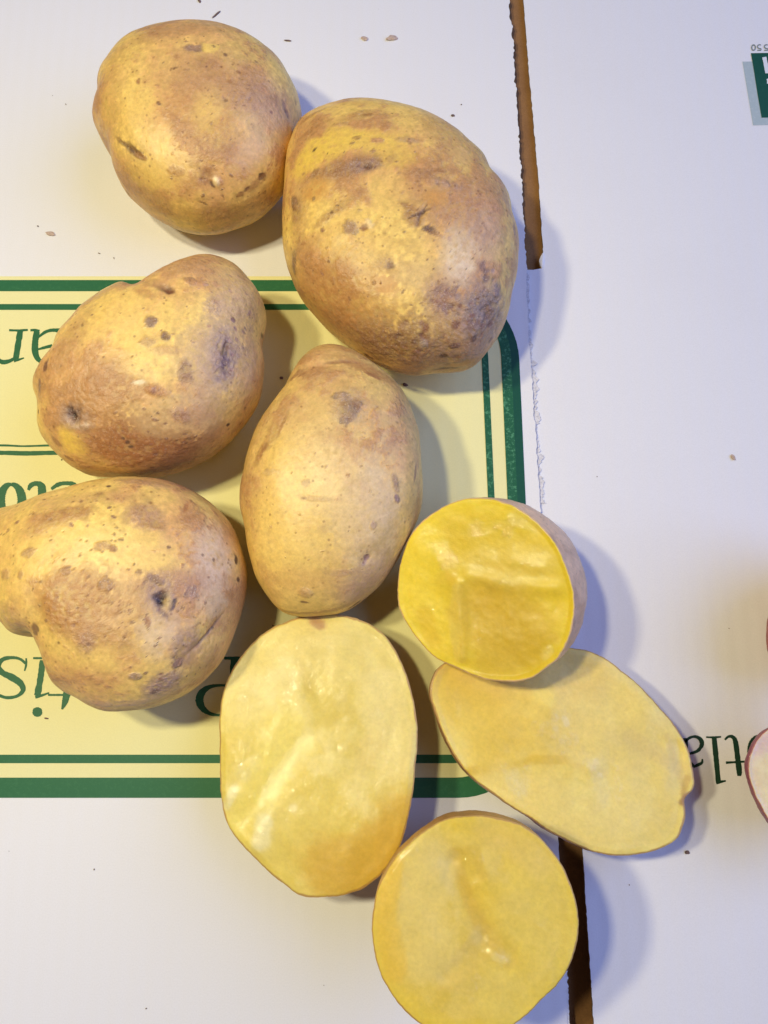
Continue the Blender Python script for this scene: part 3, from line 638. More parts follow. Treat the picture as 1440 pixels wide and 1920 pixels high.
F4 = [(560,960,95,180,8,YEL,.75,0,0),(520,1040,60,60,0,YEL,.5,0,0),(640,880,70,90,0,PALE,.45,0,0),(700,980,60,100,0,(0.70,0.50,0.27),.6,0,0),(600,780,80,50,0,(0.72,0.49,0.17),.5,0,0),  # the pinkish zone at the right is sheen put into the skin tint
 (655,772,15,22,-10,(0.13,0.085,0.07),.8,-.3,1),(648,788,13,9,0,(0.18,0.12,0.10),.8,.2,1),(637,745,15,10,10,(0.30,0.19,0.12),.8,0,1),(655,765,36,40,0,(0.50,0.32,0.18),.55,0,.6),(668,760,10,14,0,(0.26,0.16,0.11),.7,0,1),
 (690,690,60,18,18,(0.42,0.20,0.07),.75,.1,.3),(640,676,30,4,-12,(0.28,0.12,0.05),.7,.7,.3),(600,684,30,4,0,(0.45,0.24,0.08),.6,.5,.2),(620,682,70,16,-5,None,0,1.2,0),(650,655,55,12,0,(0.60,0.34,0.10),.6,0,0),(553,702,16,8,-30,(0.42,0.22,0.08),.8,.2,.4),(565,700,12,4,-30,(0.32,0.15,0.06),.7,.3,.3),(700,705,16,8,20,(0.36,0.15,0.06),.7,.1,.3),
 (515,800,12,52,25,(0.44,0.23,0.08),.65,0,.4),(530,795,4,24,20,BROWN,.7,.1,.4),(487,850,8,22,20,BROWN,.7,.1,.4),(492,846,4,14,25,BROWN,.6,.2,.4),(480,810,18,70,20,(0.54,0.30,0.11),.5,0,.3),
 line(768,900,790,868,3,(0.26,0.13,0.08),.85,.5),(741,905,6,18,-12,PURPLE,.6,.1,.8),(744,935,5,9,-20,(0.3,0.18,0.17),.85,.2,.8),(782,960,12,60,10,(0.55,0.29,0.09),.6,0,.2),
 (690,1047,7,6,-30,(0.24,0.13,0.11),.9,.6,.4),(686,1055,8,5,-50,(0.36,0.2,0.17),.6,.3,.4),(688,1045,22,18,0,None,0,.9,0),(690,1092,62,38,-20,(0.50,0.31,0.20),.65,0,.2),(640,1075,22,6,0,(0.5,0.3,0.18),.5,0,.3),
 (560,1090,60,26,0,(0.68,0.40,0.13),.5,0,0),(500,1085,20,40,-25,(0.56,0.31,0.11),.5,0,.3),(572,1130,8,3,10,(0.2,0.1,0.05),.85,.5,.3),(571,1112,12,10,0,(0.6,0.36,0.16),.5,-.5,.4),(665,1134,14,4,-25,DARK,.8,.4,.4),(620,1145,40,8,-10,(0.42,0.21,0.09),.7,.1,.4),(560,1150,30,6,5,(0.38,0.2,0.08),.7,.1,.4),
 (571,908,7,7,0,(0.58,0.38,0.18),.7,0,.3),(652,890,5,4,0,(0.42,0.2,0.08),.7,.1,.3),(590,935,28,5,5,(0.62,0.4,0.16),.6,0,.4),(505,885,16,6,0,(0.6,0.38,0.15),.5,0,.4),(700,985,6,7,0,(0.5,0.32,0.22),.6,0,.5)]
P5 = pts([(0,235),(120,205),(240,160),(380,125),(520,90),(660,70),(780,68),(900,80),(1020,115),(1130,175),(1230,250),(1300,330),(1345,430),(1375,530),(1390,640),(1382,740),(1355,850),(1320,950),(1290,1030),(1240,1120),(1160,1210),(1060,1290),(960,1340),(860,1375),(760,1388),(660,1392),(560,1380),(460,1345),(380,1300),(310,1230),(255,1150),(218,1070),(195,1015),(140,985),(60,945),(0,905),(-90,840),(-150,740),(-170,600),(-160,450),(-110,320),(-60,260)], 3, 0, 870)
F5 = [(140,1130,80,62,20,(0.46,0.22,0.065),.9,0,.35,.3),(185,1190,75,34,15,(0.50,0.27,0.10),.7,0,.4),(245,1130,45,50,0,(0.50,0.26,0.10),.65,0,.3),(115,965,52,18,-5,(0.42,0.20,0.07),.85,0,.5),(90,985,50,24,-15,(0.55,0.32,0.12),.5,0,.4),(270,970,36,26,15,(0.44,0.25,0.14),.75,0,.5),(285,985,24,10,0,(0.44,0.23,0.09),.6,0,.5),(265,905,44,12,0,(0.46,0.26,0.13),.7,0,.4),(175,935,80,16,-12,(0.54,0.31,0.12),.5,0,.3),
 (100,1020,75,30,-10,YEL,.75,0,0),(240,1015,60,20,0,YEL,.7,0,0),(270,1050,55,18,0,YEL,.6,0,0),(40,1090,22,60,0,YEL,.5,0,0),(180,1235,60,28,0,YEL,.5,0,0),(400,1050,40,75,-10,(0.74,0.54,0.34),.75,0,0),(300,1190,34,40,20,(0.72,0.52,0.31),.7,0,0),(405,1130,30,30,0,(0.72,0.52,0.30),.6,0,0),  # tall pale pinkish patch on the right flank paints in the window's sheen
 (325,1092,60,26,-5,(0.46,0.25,0.12),.8,.1,.5),(303,1120,32,36,0,(0.44,0.29,0.19),.7,.5,.5),(302,1122,15,14,20,(0.08,0.05,0.05),.9,1.0,.4),(302,1125,8,7,0,BLACK,1,.9,.2),(328,1132,5,14,15,(0.10,0.06,0.05),.9,.5,.3),(316,1130,8,12,0,(0.58,0.4,0.17),.7,-.7,.2),(305,1148,10,5,40,(0.2,0.12,0.1),.7,.3,.4),(290,1085,16,7,20,(0.3,0.17,0.12),.7,.2,.8),(357,1108,16,16,0,(0.42,0.25,0.18),.75,.1,.9),(276,1165,5,9,-10,(0.36,0.16,0.07),.8,.2,.4),
 (196,1098,14,12,20,(0.44,0.26,0.14),.7,0,1),(212,1030,8,6,20,(0.34,0.15,0.06),.85,.2,.6),(190,1025,14,8,0,(0.52,0.3,0.13),.6,0,.6),(203,911,4,3,0,DARK,.9,.2,.2),(350,950,5,16,5,(0.44,0.19,0.07),.8,.2,.4),(55,1035,16,8,-15,(0.54,0.33,0.15),.7,0,.6),(38,1078,6,8,0,(0.4,0.22,0.09),.7,.1,.4),(10,1075,10,10,0,(0.46,0.26,0.1),.6,0,.5),(125,1072,10,8,0,(0.46,0.26,0.14),.6,0,.8),(75,1090,5,4,0,DARK,.7,.2,.4),
 (334,1247,13,8,-20,(0.14,0.08,0.08),.85,.3,1),(305,1283,36,24,-20,(0.34,0.21,0.19),.8,0,.9),(290,1297,10,6,0,(0.18,0.1,0.08),.7,.2,1),(348,1222,28,44,15,(0.36,0.22,0.17),.65,.3,.4),(380,1250,40,50,10,(0.50,0.28,0.10),.6,0,.3),(250,1268,10,7,0,(0.42,0.26,0.17),.75,.1,.8),(160,1200,18,28,10,(0.40,0.22,0.13),.7,.1,.8),
 line(352,1203,440,1166,4,(0.30,0.15,0.07),.75,1.2,.2),(395,1192,60,20,-23,None,0,1.5,0),line(356,1178,376,1170,2,(0.38,0.22,0.1),.7,.2),
 (443,1050,5,9,0,BLACK,.9,.5,.3),(447,1087,6,5,0,BLACK,.9,.5,.3),(440,1000,20,50,-10,(0.54,0.30,0.13),.55,0,.3),(450,1110,14,50,10,(0.54,0.28,0.10),.5,0,.2),(52,1186,12,18,20,(0.26,0.15,0.1),.85,.3,.6),(62,1180,8,14,10,(0.1,0.05,0.04),.7,.4,.4),(68,1150,20,70,-8,None,0,.6,0),(20,1160,30,30,0,(0.48,0.28,0.15),.6,0,.4),(235,1320,90,12,0,(0.5,0.31,0.2),.5,0,.3),(110,1300,30,20,40,(0.46,0.26,0.14),.5,0,.4),(316,1025,4,3,0,DARK,.8,.2,.2),(380,1040,3,3,0,DARK,.7,.1,.2),(400,1050,3,3,0,DARK,.7,.1,.2)]

def pits(cx, cy, rx, ry, n, r0, r1, colr=(0.17, 0.08, 0.05), st=0.8, seed=1):
    g = np.random.default_rng(seed); out = []
    for _ in range(n):
        a, q = g.random() * 6.283, math.sqrt(g.random()); r_ = r0 + (r1 - r0) * g.random() ** 2
        out.append((cx + rx * q * math.cos(a), cy + ry * q * math.sin(a), r_ * g.uniform(1, 1.9), r_, g.uniform(-60, 60), tuple(c * kk for kk in (g.uniform(0.7, 2.0),) for c in colr), st * g.uniform(.5, 1), g.uniform(0.1, 0.8), 0.5))
    return out
F1 = F1 + pits(400, 170, 130, 110, 34, 1.3, 3.4, seed=2) + pits(330, 350, 120, 70, 26, 1.3, 3.2, seed=3)
F2 = F2 + pits(830, 630, 110, 70, 60, 1.6, 5.5, seed=4) + pits(720, 420, 190, 160, 60, 1.4, 3.6, seed=5) + pits(900, 560, 50, 60, 24, 2, 6, (0.24, 0.16, 0.13), .8, 6)
F3 = F3 + pits(260, 820, 120, 60, 34, 1.4, 3.6, seed=7) + pits(410, 610, 70, 100, 34, 1.4, 3.8, (0.28, 0.15, 0.12), .7, 8) + pits(230, 610, 110, 80, 16, 1.2, 2.6, seed=9)
F4 = F4 + pits(620, 900, 130, 200, 30, 1.2, 2.6, (0.34, 0.19, 0.09), .6, 10)
F5 = F5 + pits(170, 1120, 120, 90, 46, 1.4, 4.0, seed=11) + pits(120, 990, 120, 60, 36, 1.4, 4.0, seed=12) + pits(330, 1200, 90, 100, 34, 1.3, 3.2, seed=13)
whole_potato(P1, 0.0300, 0.0300, F1, 101, 'roundish smooth topmost potato on bare white board, slit eye at its left side', mix=0.5, russet=0.30)
whole_potato(P2, 0.0310, 0.0320, F2, 202, 'largest potato, bright yellow upper end and scabby purple lower end, beside the brown slot', mix=0.55, russet=0.38, specks=420)
whole_potato(P3, 0.0320, 0.0310, F3, 303, 'heart shaped lumpy potato with a russet brown lower half covering the printed yellow panel top', mix=0.5, russet=0.30)
whole_potato(P4, 0.0280, 0.0285, F4, 404, 'smooth pale oval potato below the largest one, grey scab near its upper end', mix=0.75, russet=0.05, specks=160, e=0.80, base=((0.66, 0.395, 0.15), (0.74, 0.50, 0.15)))
whole_potato(P5, 0.0330, 0.0320, F5, 505, 'pear shaped potato reaching past the left edge, with a black pitted eye', mix=0.6, russet=0.2, sag=[(-1, 0.05, 0.012, 0.28)])

# ------------------------------------------------------------------ cut potatoes
NS, NR, ND = 320, 110, 60
def seg_d(p, a, b):
    a, b = np.asarray(a, float), np.asarray(b, float); ab = b - a
    t = np.clip(((p - a) @ ab) / (ab @ ab), 0, 1)
    return np.linalg.norm(p - a - t[:, None] * ab, axis=1)
def cut_potato(outline, z0, nrm, relief, paints, seed, label, flesh=(0.80, 0.63, 0.24), rim=(0.82, 0.62, 0.2), skin=(0.56, 0.32, 0.12), shift=(0, 0), bulge=0.05, name='cut_potato',
               fm=None, sm=None, skincol=None, wet=0.15, e=0.75, group='cut potatoes showing their flesh', rimw=0.05, flesh2=None, bdir=None, drop=None):
    n = np.array(nrm, float); n /= np.linalg.norm(n)
    op = smooth_path(outline, 10, True); pc = (op.min(0) + op.max(0)) / 2
    c3 = on_plane(pc, at(pc, z0), n)
    rp_ = polar([(x - pc[0], y - pc[1]) for x, y in outline], np.zeros(2), 1.2)
    th_ = np.arange(NS) * 2 * math.pi / NS
    opx = pc + np.stack([np.cos(th_), np.sin(th_)], 1) * rlook(rp_, th_)[:, None]
    O = on_plane(opx, c3, n)
    # slightly ragged knife edge
    rag = 1 + 0.004 * fbm(np.stack([np.cos(th_) * 30, np.sin(th_) * 30, th_ * 0], 1), 1.0, 3, seed + 71) + 0.006 * fbm(np.stack([np.cos(th_) * 6, np.sin(th_) * 6, th_ * 0], 1), 1.6, 3, seed)
    O = c3 + (O - c3) * rag[:, None]
    s = np.linspace(0, 1, NR + 1)[1:]
    s = 1 - (1 - s) ** 1.25
    F = c3 + (O - c3)[None] * s[:, None, None]
    V = np.concatenate([c3[None], F.reshape(-1, 3)])
    px = project(V); ss = np.concatenate([[0], np.repeat(s, NS)])
    h = fbm(V, 38, 3, seed) * 0.0010 + fbm(V, 160, 3, seed + 2) * 0.00016
    wetness = np.full(len(V), wet); hn = fbm(V, 110, 3, seed + 31)
    for (pl, wd, hh) in relief:
        d = np.full(len(V), 1e9)
        for a, b in zip(pl[:-1], pl[1:]): d = np.minimum(d, seg_d(px, a, b))
        h += hh * 0.0013 * np.exp(-0.5 * (d * (1 + 0.3 * hn) / (wd * 1.35)) ** 2) * (1 + 0.5 * hn)
    ka = 0.7 * seed; kd = np.stack([V[:, 0] * math.cos(ka) + V[:, 1] * math.sin(ka), -V[:, 0] * math.sin(ka) + V[:, 1] * math.cos(ka), V[:, 2]], 1)
    knife = fbm(kd * np.array([40.0, 420.0, 40.0]), 1.0, 3, seed + 51)
    h += knife * 0.00004
    h *= sstep(1.0, 0.93, ss)
    h -= 0.0004 * sstep(0.975, 1.0, ss) ** 2
    f1 = fbm(V, 55, 4, seed + 5); f2 = fbm(V, 180, 4, seed + 6); f9 = fbm(V, 420, 3, seed + 44)
    wetness = np.maximum(wetness, 0.3 * sstep(0.15, 0.45, fbm(V, 75, 4, seed + 61)))
    col = np.tile(np.array(flesh), (len(V), 1))
    if flesh2 is not None: col = mixc(col, flesh2, sstep(-0.05, 0.4, f1 + 0.3 * f2))
    col = mixc(col, rim, 0.6 * sstep(0.80, 0.95, ss + 0.10 * f1)); f9 = fbm(V, 420, 3, seed + 44); col = mixc(col, np.array(rim) * np.array([.95, .9, .62]), 0.55 * sstep(0.05, 0.55, fbm(V, 95, 5, seed + 41, 0.65)))
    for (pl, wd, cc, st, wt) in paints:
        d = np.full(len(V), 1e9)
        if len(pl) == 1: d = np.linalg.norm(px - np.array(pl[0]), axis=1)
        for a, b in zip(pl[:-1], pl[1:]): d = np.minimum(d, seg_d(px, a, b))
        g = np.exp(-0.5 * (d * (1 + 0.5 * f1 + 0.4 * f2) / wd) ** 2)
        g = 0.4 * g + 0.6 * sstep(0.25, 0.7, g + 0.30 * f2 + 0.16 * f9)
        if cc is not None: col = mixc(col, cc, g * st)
        wetness = np.maximum(wetness, g * wt)
    ring = np.exp(-0.5 * ((ss - 0.87 + 0.03 * f1) / 0.014) ** 2) * (0.6 + 0.6 * f1)
    col = mixc(col, np.array(flesh) * np.array([.86, .80, .55]), np.clip(0.22 * ring * (0.5 + 1.5 * f2), 0, 1))
    col *= (1 + 0.02 * knife)[:, None]
    col = mixc(col, np.array(skin) * 0.85, 0.85 * sstep(0.982, 0.993, ss + 0.014 * f2 + 0.006 * f9))
    col *= (1 + 0.05 * f2 + 0.05 * f9)[:, None]
    V = V + n * h[:, None]
    tri0 = [(0, 1 + (k + 1) % NS, 1 + k, 1 + k) for k in range(NS)]
    idx = 1 + np.arange(NR * NS).reshape(NR, NS); nx = np.roll(idx, -1, 1)
    q = np.stack([idx[:-1], idx[1:], nx[1:], nx[:-1]], -1).reshape(-1, 4)
    # facing check
    root = empty(name, (0, 0, 0)); tag(root, label, 'cut potato', group)
    tri = np.array([(0, 1 + k, 1 + (k + 1) % NS) for k in range(NS)])
    allq = q
    fn = np.cross(V[q[0, 1]] - V[q[0, 0]], V[q[0, 2]] - V[q[0, 0]])
    if fn @ n < 0: allq = q[:, ::-1]
    # centre fan as quads pairs
    fan = np.array([(0, 1 + 2 * k, 1 + 2 * k + 1, 1 + (2 * k + 2) % NS) for k in range(NS // 2)])
    fnn = np.cross(V[fan[0, 1]] - V[0], V[fan[0, 2]] - V[0])
    if fnn @ n < 0: fan = fan[:, ::-1]
    me = mesh_np('flesh', V, np.concatenate([fan, allq]), [fm or M_FLESH], np.clip(col, 0.01, 0.95), np.clip(wetness, 0, 1))
    fl = new_obj('flesh', me, root)
    # skin dome
    t = np.linspace(0, math.pi / 2, ND + 1)
    edge_ = V[-NS:]
    cc3 = c3 - n * 0.0004
    sh3 = np.array([shift[0], shift[1], 0.0])
    if bdir is not None:
        bd = np.array([bdir[0], bdir[1], 0.0]); bd /= np.linalg.norm(bd)
        er = (edge_ - cc3); er /= np.linalg.norm(er, axis=1)[:, None]
        bl = bulge * np.clip(er @ bd, 0, 1) ** 1.0 + 0.02
    else: bl = np.full(NS, bulge)
    drp = n if drop is None else np.array(drop, float) / np.linalg.norm(drop)
    def dome(depth):
        w_ = np.cos(t)[:, None] ** e * (1 + bl[None] * np.sin(2 * t)[:, None] * 1.0)
        return cc3 + (edge_ - cc3)[None] * w_[..., None] - drp * depth * (np.sin(t) ** 0.95)[:, None, None] + sh3 * np.sin(t)[:, None, None]
    lo, hi = 0.004, 0.12
    for _ in range(40):
        mid = (lo + hi) / 2
        if dome(mid)[..., 2].min() < 0.0002: hi = mid
        else: lo = mid
    D = dome(lo); Dv = D.reshape(-1, 3)
    di = np.arange((ND + 1) * NS).reshape(ND + 1, NS); dx = np.roll(di, -1, 1)
    dq = np.stack([di[:-1], dx[:-1], dx[1:], di[1:]], -1).reshape(-1, 4)
    N = normals_of(Dv, dq)
    mid3 = cc3 - n * lo * 0.4
    if ((Dv - mid3) * N).sum() < 0: dq = dq[:, ::-1]; N = -N
    fade = np.repeat(np.sin(t), NS)
    g1 = fbm(Dv, 40, 4, seed + 8); g2 = fbm(Dv, 110, 4, seed + 9); g3 = fbm(Dv, 400, 3, seed + 12)
    Dv = Dv + N * ((g1 * 0.0007 + g2 * 0.0002) * sstep(0.02, 0.25, fade))[:, None]
    sc_ = np.tile(np.array(skin), (len(Dv), 1))
    sc_ = mixc(sc_, skincol if skincol is not None else BROWN, 0.6 * sstep(0.0, 0.4, g1 + 0.5 * g2))
    sc_ *= (1 + 0.18 * g3)[:, None]
    me = mesh_np('skin', Dv, dq, [sm or M_SKIN], np.clip(sc_, 0.01, 0.9), 0.4 * sstep(0.0, 0.4, g2))
    new_obj('skin', me, root)
    return root

def glints(pl, spread, n, seed):
    g = np.random.default_rng(seed); out = []
    for _ in range(n):
        k = g.integers(0, len(pl) - 1) if len(pl) > 1 else 0; t = g.random()
        x = pl[k][0] * (1 - t) + pl[min(k + 1, len(pl) - 1)][0] * t + g.normal() * spread; y = pl[k][1] * (1 - t) + pl[min(k + 1, len(pl) - 1)][1] * t + g.normal() * spread
        out.append(([(x, y)], g.uniform(4, 10), None, 0, 1.0))
    return out
A = pts([(700,75),(600,85),(500,120),(400,170),(310,240),(240,320),(180,410),(140,500),(115,600),(103,720),(102,850),(105,980),(105,1100),(112,1200),(130,1290),(160,1380),(215,1460),(290,1540),(370,1620),(450,1690),(520,1740),(570,1785),(660,1810),(760,1808),(870,1795),(960,1765),(1050,1710),(1120,1640),(1180,1560),(1220,1470),(1250,1360),(1280,1230),(1295,1120),(1305,1000),(1318,880),(1318,760),(1305,650),(1280,540),(1245,430),(1200,320),(1140,225),(1060,150),(960,100),(860,78),(780,70)], 3.273, 380, 1130)
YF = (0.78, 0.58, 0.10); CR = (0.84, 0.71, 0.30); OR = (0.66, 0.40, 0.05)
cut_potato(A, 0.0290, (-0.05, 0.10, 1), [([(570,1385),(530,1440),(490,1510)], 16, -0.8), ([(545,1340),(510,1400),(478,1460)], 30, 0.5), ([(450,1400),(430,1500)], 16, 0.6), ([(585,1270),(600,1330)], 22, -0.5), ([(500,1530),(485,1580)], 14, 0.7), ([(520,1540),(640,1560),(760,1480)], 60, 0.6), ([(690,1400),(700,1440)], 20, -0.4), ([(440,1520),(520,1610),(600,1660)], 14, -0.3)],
  [([(590,1205),(590,1270),(625,1320),(640,1350)], 24, (0.66,0.50,0.09), .65, .15), ([(560,1240),(580,1290)], 7, (0.62,0.45,0.08), .5, .1), ([(720,1330),(690,1420)], 20, (0.68,0.52,0.11), .5, .1), ([(735,1345),(755,1400)], 5, (0.66,0.52,0.08), .5, .1), ([(720,1300),(740,1420)], 38, CR, .6, .1), ([(470,1290),(600,1180),(700,1230)], 50, CR, .35, .1), ([(540,1360),(510,1440),(450,1560)], 30, (0.82,0.66,0.13), .75, .3), ([(575,1390),(520,1460),(490,1530)], 13, (0.86,0.74,0.25), .6, 1.0), ([(495,1540),(488,1580)], 13, (0.86,0.78,0.42), .7, .5), ([(440,1480),(425,1510)], 8, (0.84,0.76,0.4), .6, .7),  # whitish blob below the gouge is glare painted into the flesh colour
   ([(550,1515)], 7, CR, .7, 1), ([(620,1640),(700,1630),(760,1540)], 45, OR, .75, .1), ([(590,1165),(600,1172)], 9, (0.42,0.2,0.09), .8, .1), ([(540,1300),(535,1310)], 10, None, 0, .8), ([(690,1400),(680,1440)], 16, (0.74,0.58,0.18), .6, .2), ([(600,1300),(700,1260)], 12, None, 0, .3)] + glints([(570,1385),(500,1500)], 16, 18, 1) + glints([(480,1380),(440,1490)], 12, 9, 2) + glints([(520,1290),(640,1350)], 30, 10, 3),  # broad OR band: warm shade beside the round piece, painted into the flesh
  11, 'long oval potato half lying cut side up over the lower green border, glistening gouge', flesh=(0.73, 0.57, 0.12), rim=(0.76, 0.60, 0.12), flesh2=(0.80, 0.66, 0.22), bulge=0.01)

B = pts([(760,65),(860,80),(950,120),(1030,180),(1110,245),(1190,330),(1260,410),(1320,490),(1365,580),(1385,660),(1395,740),(1385,780),(1360,800),(1342,830),(1350,900),(1330,980),(1280,1040),(1200,1080),(1100,1102),(1000,1106),(900,1090),(820,1060),(740,1020),(655,975),(570,915),(480,860),(400,805),(320,745),(250,680),(185,590),(132,480),(90,370),(70,290),(80,230),(110,170),(180,115),(300,70),(450,40),(620,45)], 2.667, 780, 1190)
cut_potato(B, 0.0235, (0.05, 0.05, 1), [([(890,1445),(970,1432),(1060,1425),(1110,1440)], 9, 0.6), ([(900,1425),(1050,1408)], 14, -0.5), ([(1100,1370),(1200,1420)], 30, -0.4), ([(1000,1300),(1080,1350)], 30, 0.5), ([(1275,1400),(1280,1470)], 10, -0.8), ([(1140,1440),(1150,1490)], 12, -0.5), ([(860,1340),(1000,1370)], 40, -0.5)],
  [([(850,1270),(900,1340),(930,1410)], 40, (0.76,0.53,0.07), .75, .2), ([(960,1320),(1040,1400)], 40, (0.78,0.55,0.10), .5, .15), ([(880,1446),(960,1436),(1000,1425),(1060,1425)], 7, (0.68,0.46,0.04), .75, .2), ([(1060,1425),(1130,1450),(1200,1440)], 9, (0.74,0.53,0.10), .5, .1), ([(1140,1370),(1210,1415),(1270,1440)], 9, (0.72,0.52,0.10), .45, .1), ([(1250,1380),(1272,1430),(1284,1490)], 4, (0.62,0.42,0.10), .6, .1), ([(960,1460),(970,1475)], 14, (0.82,0.72,0.3), .5, 1), ([(1050,1345),(1030,1380),(1060,1400)], 14, (0.74,0.55,0.12), .5, .3), ([(1120,1300),(1170,1480),(1220,1400)], 70, (0.86,0.69,0.24), .6, .1), ([(950,1480),(1150,1560)], 45, (0.86,0.69,0.22), .6, .1), ([(1150,1480),(1155,1495)], 7, None, 0, .9), ([(1115,1430),(1110,1440)], 8, None, 0, .9),
   ([(1286,1495),(1280,1505)], 6, (0.3,0.12,0.05), .8, .1), ([(1180,1380),(1290,1450)], 12, (0.76,0.58,0.2), .6, .1), ([(1290,1460),(1282,1490)], 5, (0.5,0.3,0.1), .5, .1), ([(1058,1348),(1062,1358)], 4, (0.85,0.75,0.4), .4, 1), ([(900,1250),(1100,1260)], 40, (0.74,0.53,0.16), .5, .1)] + glints([(1010,1350),(1060,1390)], 14, 10, 4) + glints([(940,1440),(990,1480)], 14, 9, 5) + glints([(1110,1440),(1160,1490)], 10, 6, 6),
  22, 'pear shaped pale potato slice with another cut piece resting on its corner', flesh=(0.84, 0.63, 0.12), rim=(0.90, 0.71, 0.19), flesh2=(0.88, 0.70, 0.17), bulge=0.03, bdir=(-0.6, -0.8), shift=(-0.001, -0.001))

C = pts([(700,92),(600,100),(500,135),(415,190),(330,260),(255,330),(190,430),(150,520),(128,620),(118,720),(118,810),(140,930),(175,1040),(232,1140),(300,1230),(380,1300),(460,1350),(560,1385),(680,1400),(800,1385),(900,1350),(980,1300),(1060,1230),(1140,1150),(1210,1080),(1270,990),(1310,890),(1330,780),(1330,680),(1310,570),(1270,460),(1220,360),(1150,270),(1070,190),(980,140),(880,110),(780,92)], 3.13, 660, 1500)
cut_potato(C, 0.0580, (0.012, 0.02, 1), [([(850,1620),(880,1700),(905,1745),(945,1795)], 12, -0.9), ([(910,1765),(870,1805),(835,1830)], 10, -0.6), ([(862,1612),(885,1640)], 8, -0.5), ([(800,1650),(770,1760)], 40, 0.5), ([(960,1700),(1000,1760)], 40, 0.5), ([(880,1600),(905,1640)], 14, 0.5), ([(930,1790),(945,1800)], 7, 0.8), ([(850,1850),(900,1840)], 20, 0.4), ([(745,1640),(735,1700)], 10, 0.3)],
  [([(850,1600),(880,1690),(905,1745),(955,1805)], 9, (0.62,0.40,0.05), .75, .2), ([(905,1745),(850,1800)], 7, (0.64,0.43,0.07), .55, .1), ([(905,1770),(840,1835)], 22, (0.66,0.47,0.10), .6, .1), ([(855,1600),(890,1590),(905,1640)], 8, (0.64,0.44,0.06), .6, .2), ([(955,1690),(975,1700)], 12, (0.62,0.45,0.12), .4, .1), ([(800,1780),(850,1840),(960,1850)], 10, (0.66,0.48,0.10), .4, .1), ([(800,1620),(770,1700),(810,1790)], 48, (0.78,0.62,0.21), .6, .1), ([(740,1620),(720,1720),(740,1820)], 16, (0.76,0.50,0.06), .75, .2), ([(1000,1650),(1020,1780),(950,1870)], 50, (0.79,0.61,0.13), .6, .15), ([(930,1795),(942,1800)], 6, CR, .4, 1), ([(900,1840),(870,1870)], 10, None, 0, .8), ([(890,1620),(893,1670)], 6, None, 0, .8), ([(750,1610),(780,1590)], 9, None, 0, .6), ([(930,1560),(1000,1600)], 30, (0.74,0.54,0.14), .5, .1)] + glints([(740,1610),(790,1590)], 18, 10, 7) + glints([(885,1600),(890,1680)], 9, 7, 8) + glints([(930,1795),(880,1870)], 16, 8, 9),
  33, 'round potato piece with a branching groove, at the bottom edge beside the dark slot', flesh=(0.72, 0.52, 0.075), rim=(0.76, 0.56, 0.06), flesh2=(0.75, 0.56, 0.12), bulge=-0.04, bdir=(-1, 0.1), shift=(0.002, 0.0), e=0.95)

Dp = pts([(640,120),(540,128),(440,160),(350,210),(270,265),(210,330),(160,400),(130,490),(105,580),(92,680),(90,780),(100,860),(140,950),(200,1040),(270,1130),(340,1195),(420,1240),(500,1275),(600,1320),(700,1350),(830,1362),(930,1355),(1010,1330),(1090,1270),(1160,1215),(1220,1130),(1262,1020),(1282,900),(1280,780),(1260,680),(1230,590),(1190,490),(1130,390),(1050,300),(960,225),(880,180),(780,140),(700,125)], 3.6, 720, 900)
cut_potato(Dp, 0.0440, (-0.42, -0.18, 1), [([(858,1095),(862,1160),(868,1230)], 7, 0.9), ([(880,1080),(960,1095),(1040,1105)], 8, 0.7), ([(880,1130),(1020,1150),(1000,1220)], 50, -1.0), ([(820,1120),(800,1180)], 14, -0.4), ([(960,1050),(1010,1062)], 9, 0.5), ([(800,1020),(850,1090)], 14, 0.3), ([(880,1000),(980,1010)], 30, -0.3)],
  [([(800,1010),(780,1100),(830,1180)], 34, (0.85,0.66,0.06), .8, .3), ([(857,1105),(852,1180),(862,1230)], 10, (0.78,0.62,0.18), .5, .3), ([(868,1105),(872,1180),(870,1235)], 7, (0.62,0.42,0.03), .5, .1), ([(930,1150),(960,1200)], 62, (0.62,0.41,0.05), .8, .1), ([(880,1020),(960,1030)], 40, (0.66,0.46,0.04), .45, .1), ([(900,1060),(960,1070),(1010,1060)], 28, (0.78,0.60,0.14), .5, .25), ([(930,1092),(960,1096)], 6, None, 0, 1), ([(1000,1060),(1010,1068)], 9, None, 0, 1), ([(820,1030),(830,1070)], 9, None, 0, .9), ([(970,970),(1005,985)], 12, (0.85,0.70,0.2), .4, .9), ([(1030,1220),(1020,1230)], 7, (0.82,0.68,0.2), .4, 1), ([(850,1190)], 6, None, 0, 1), ([(895,1200)], 5, None, 0, 1), ([(910,1000),(890,1005)], 6, None, 0, .8), ([(795,1150),(810,1200)], 14, (0.70,0.47,0.03), .6, .2)] + glints([(880,1000),(1010,985)], 10, 10, 10) + glints([(960,1065),(1040,1060)], 10, 10, 11) + glints([(830,1040),(860,1095),(960,1095)], 9, 14, 12),  # widest dark zone right of centre is shade painted on the face
  44, 'bright yellow round potato end piece tilted to face left, propped on the pale slice', flesh=(0.77, 0.58, 0.045), rim=(0.83, 0.65, 0.045), flesh2=(0.74, 0.53, 0.06), bulge=0.10, bdir=(1, 0.25), shift=(0.004, 0.004), skin=(0.82, 0.53, 0.30), skincol=(0.52, 0.30, 0.17), e=0.8)

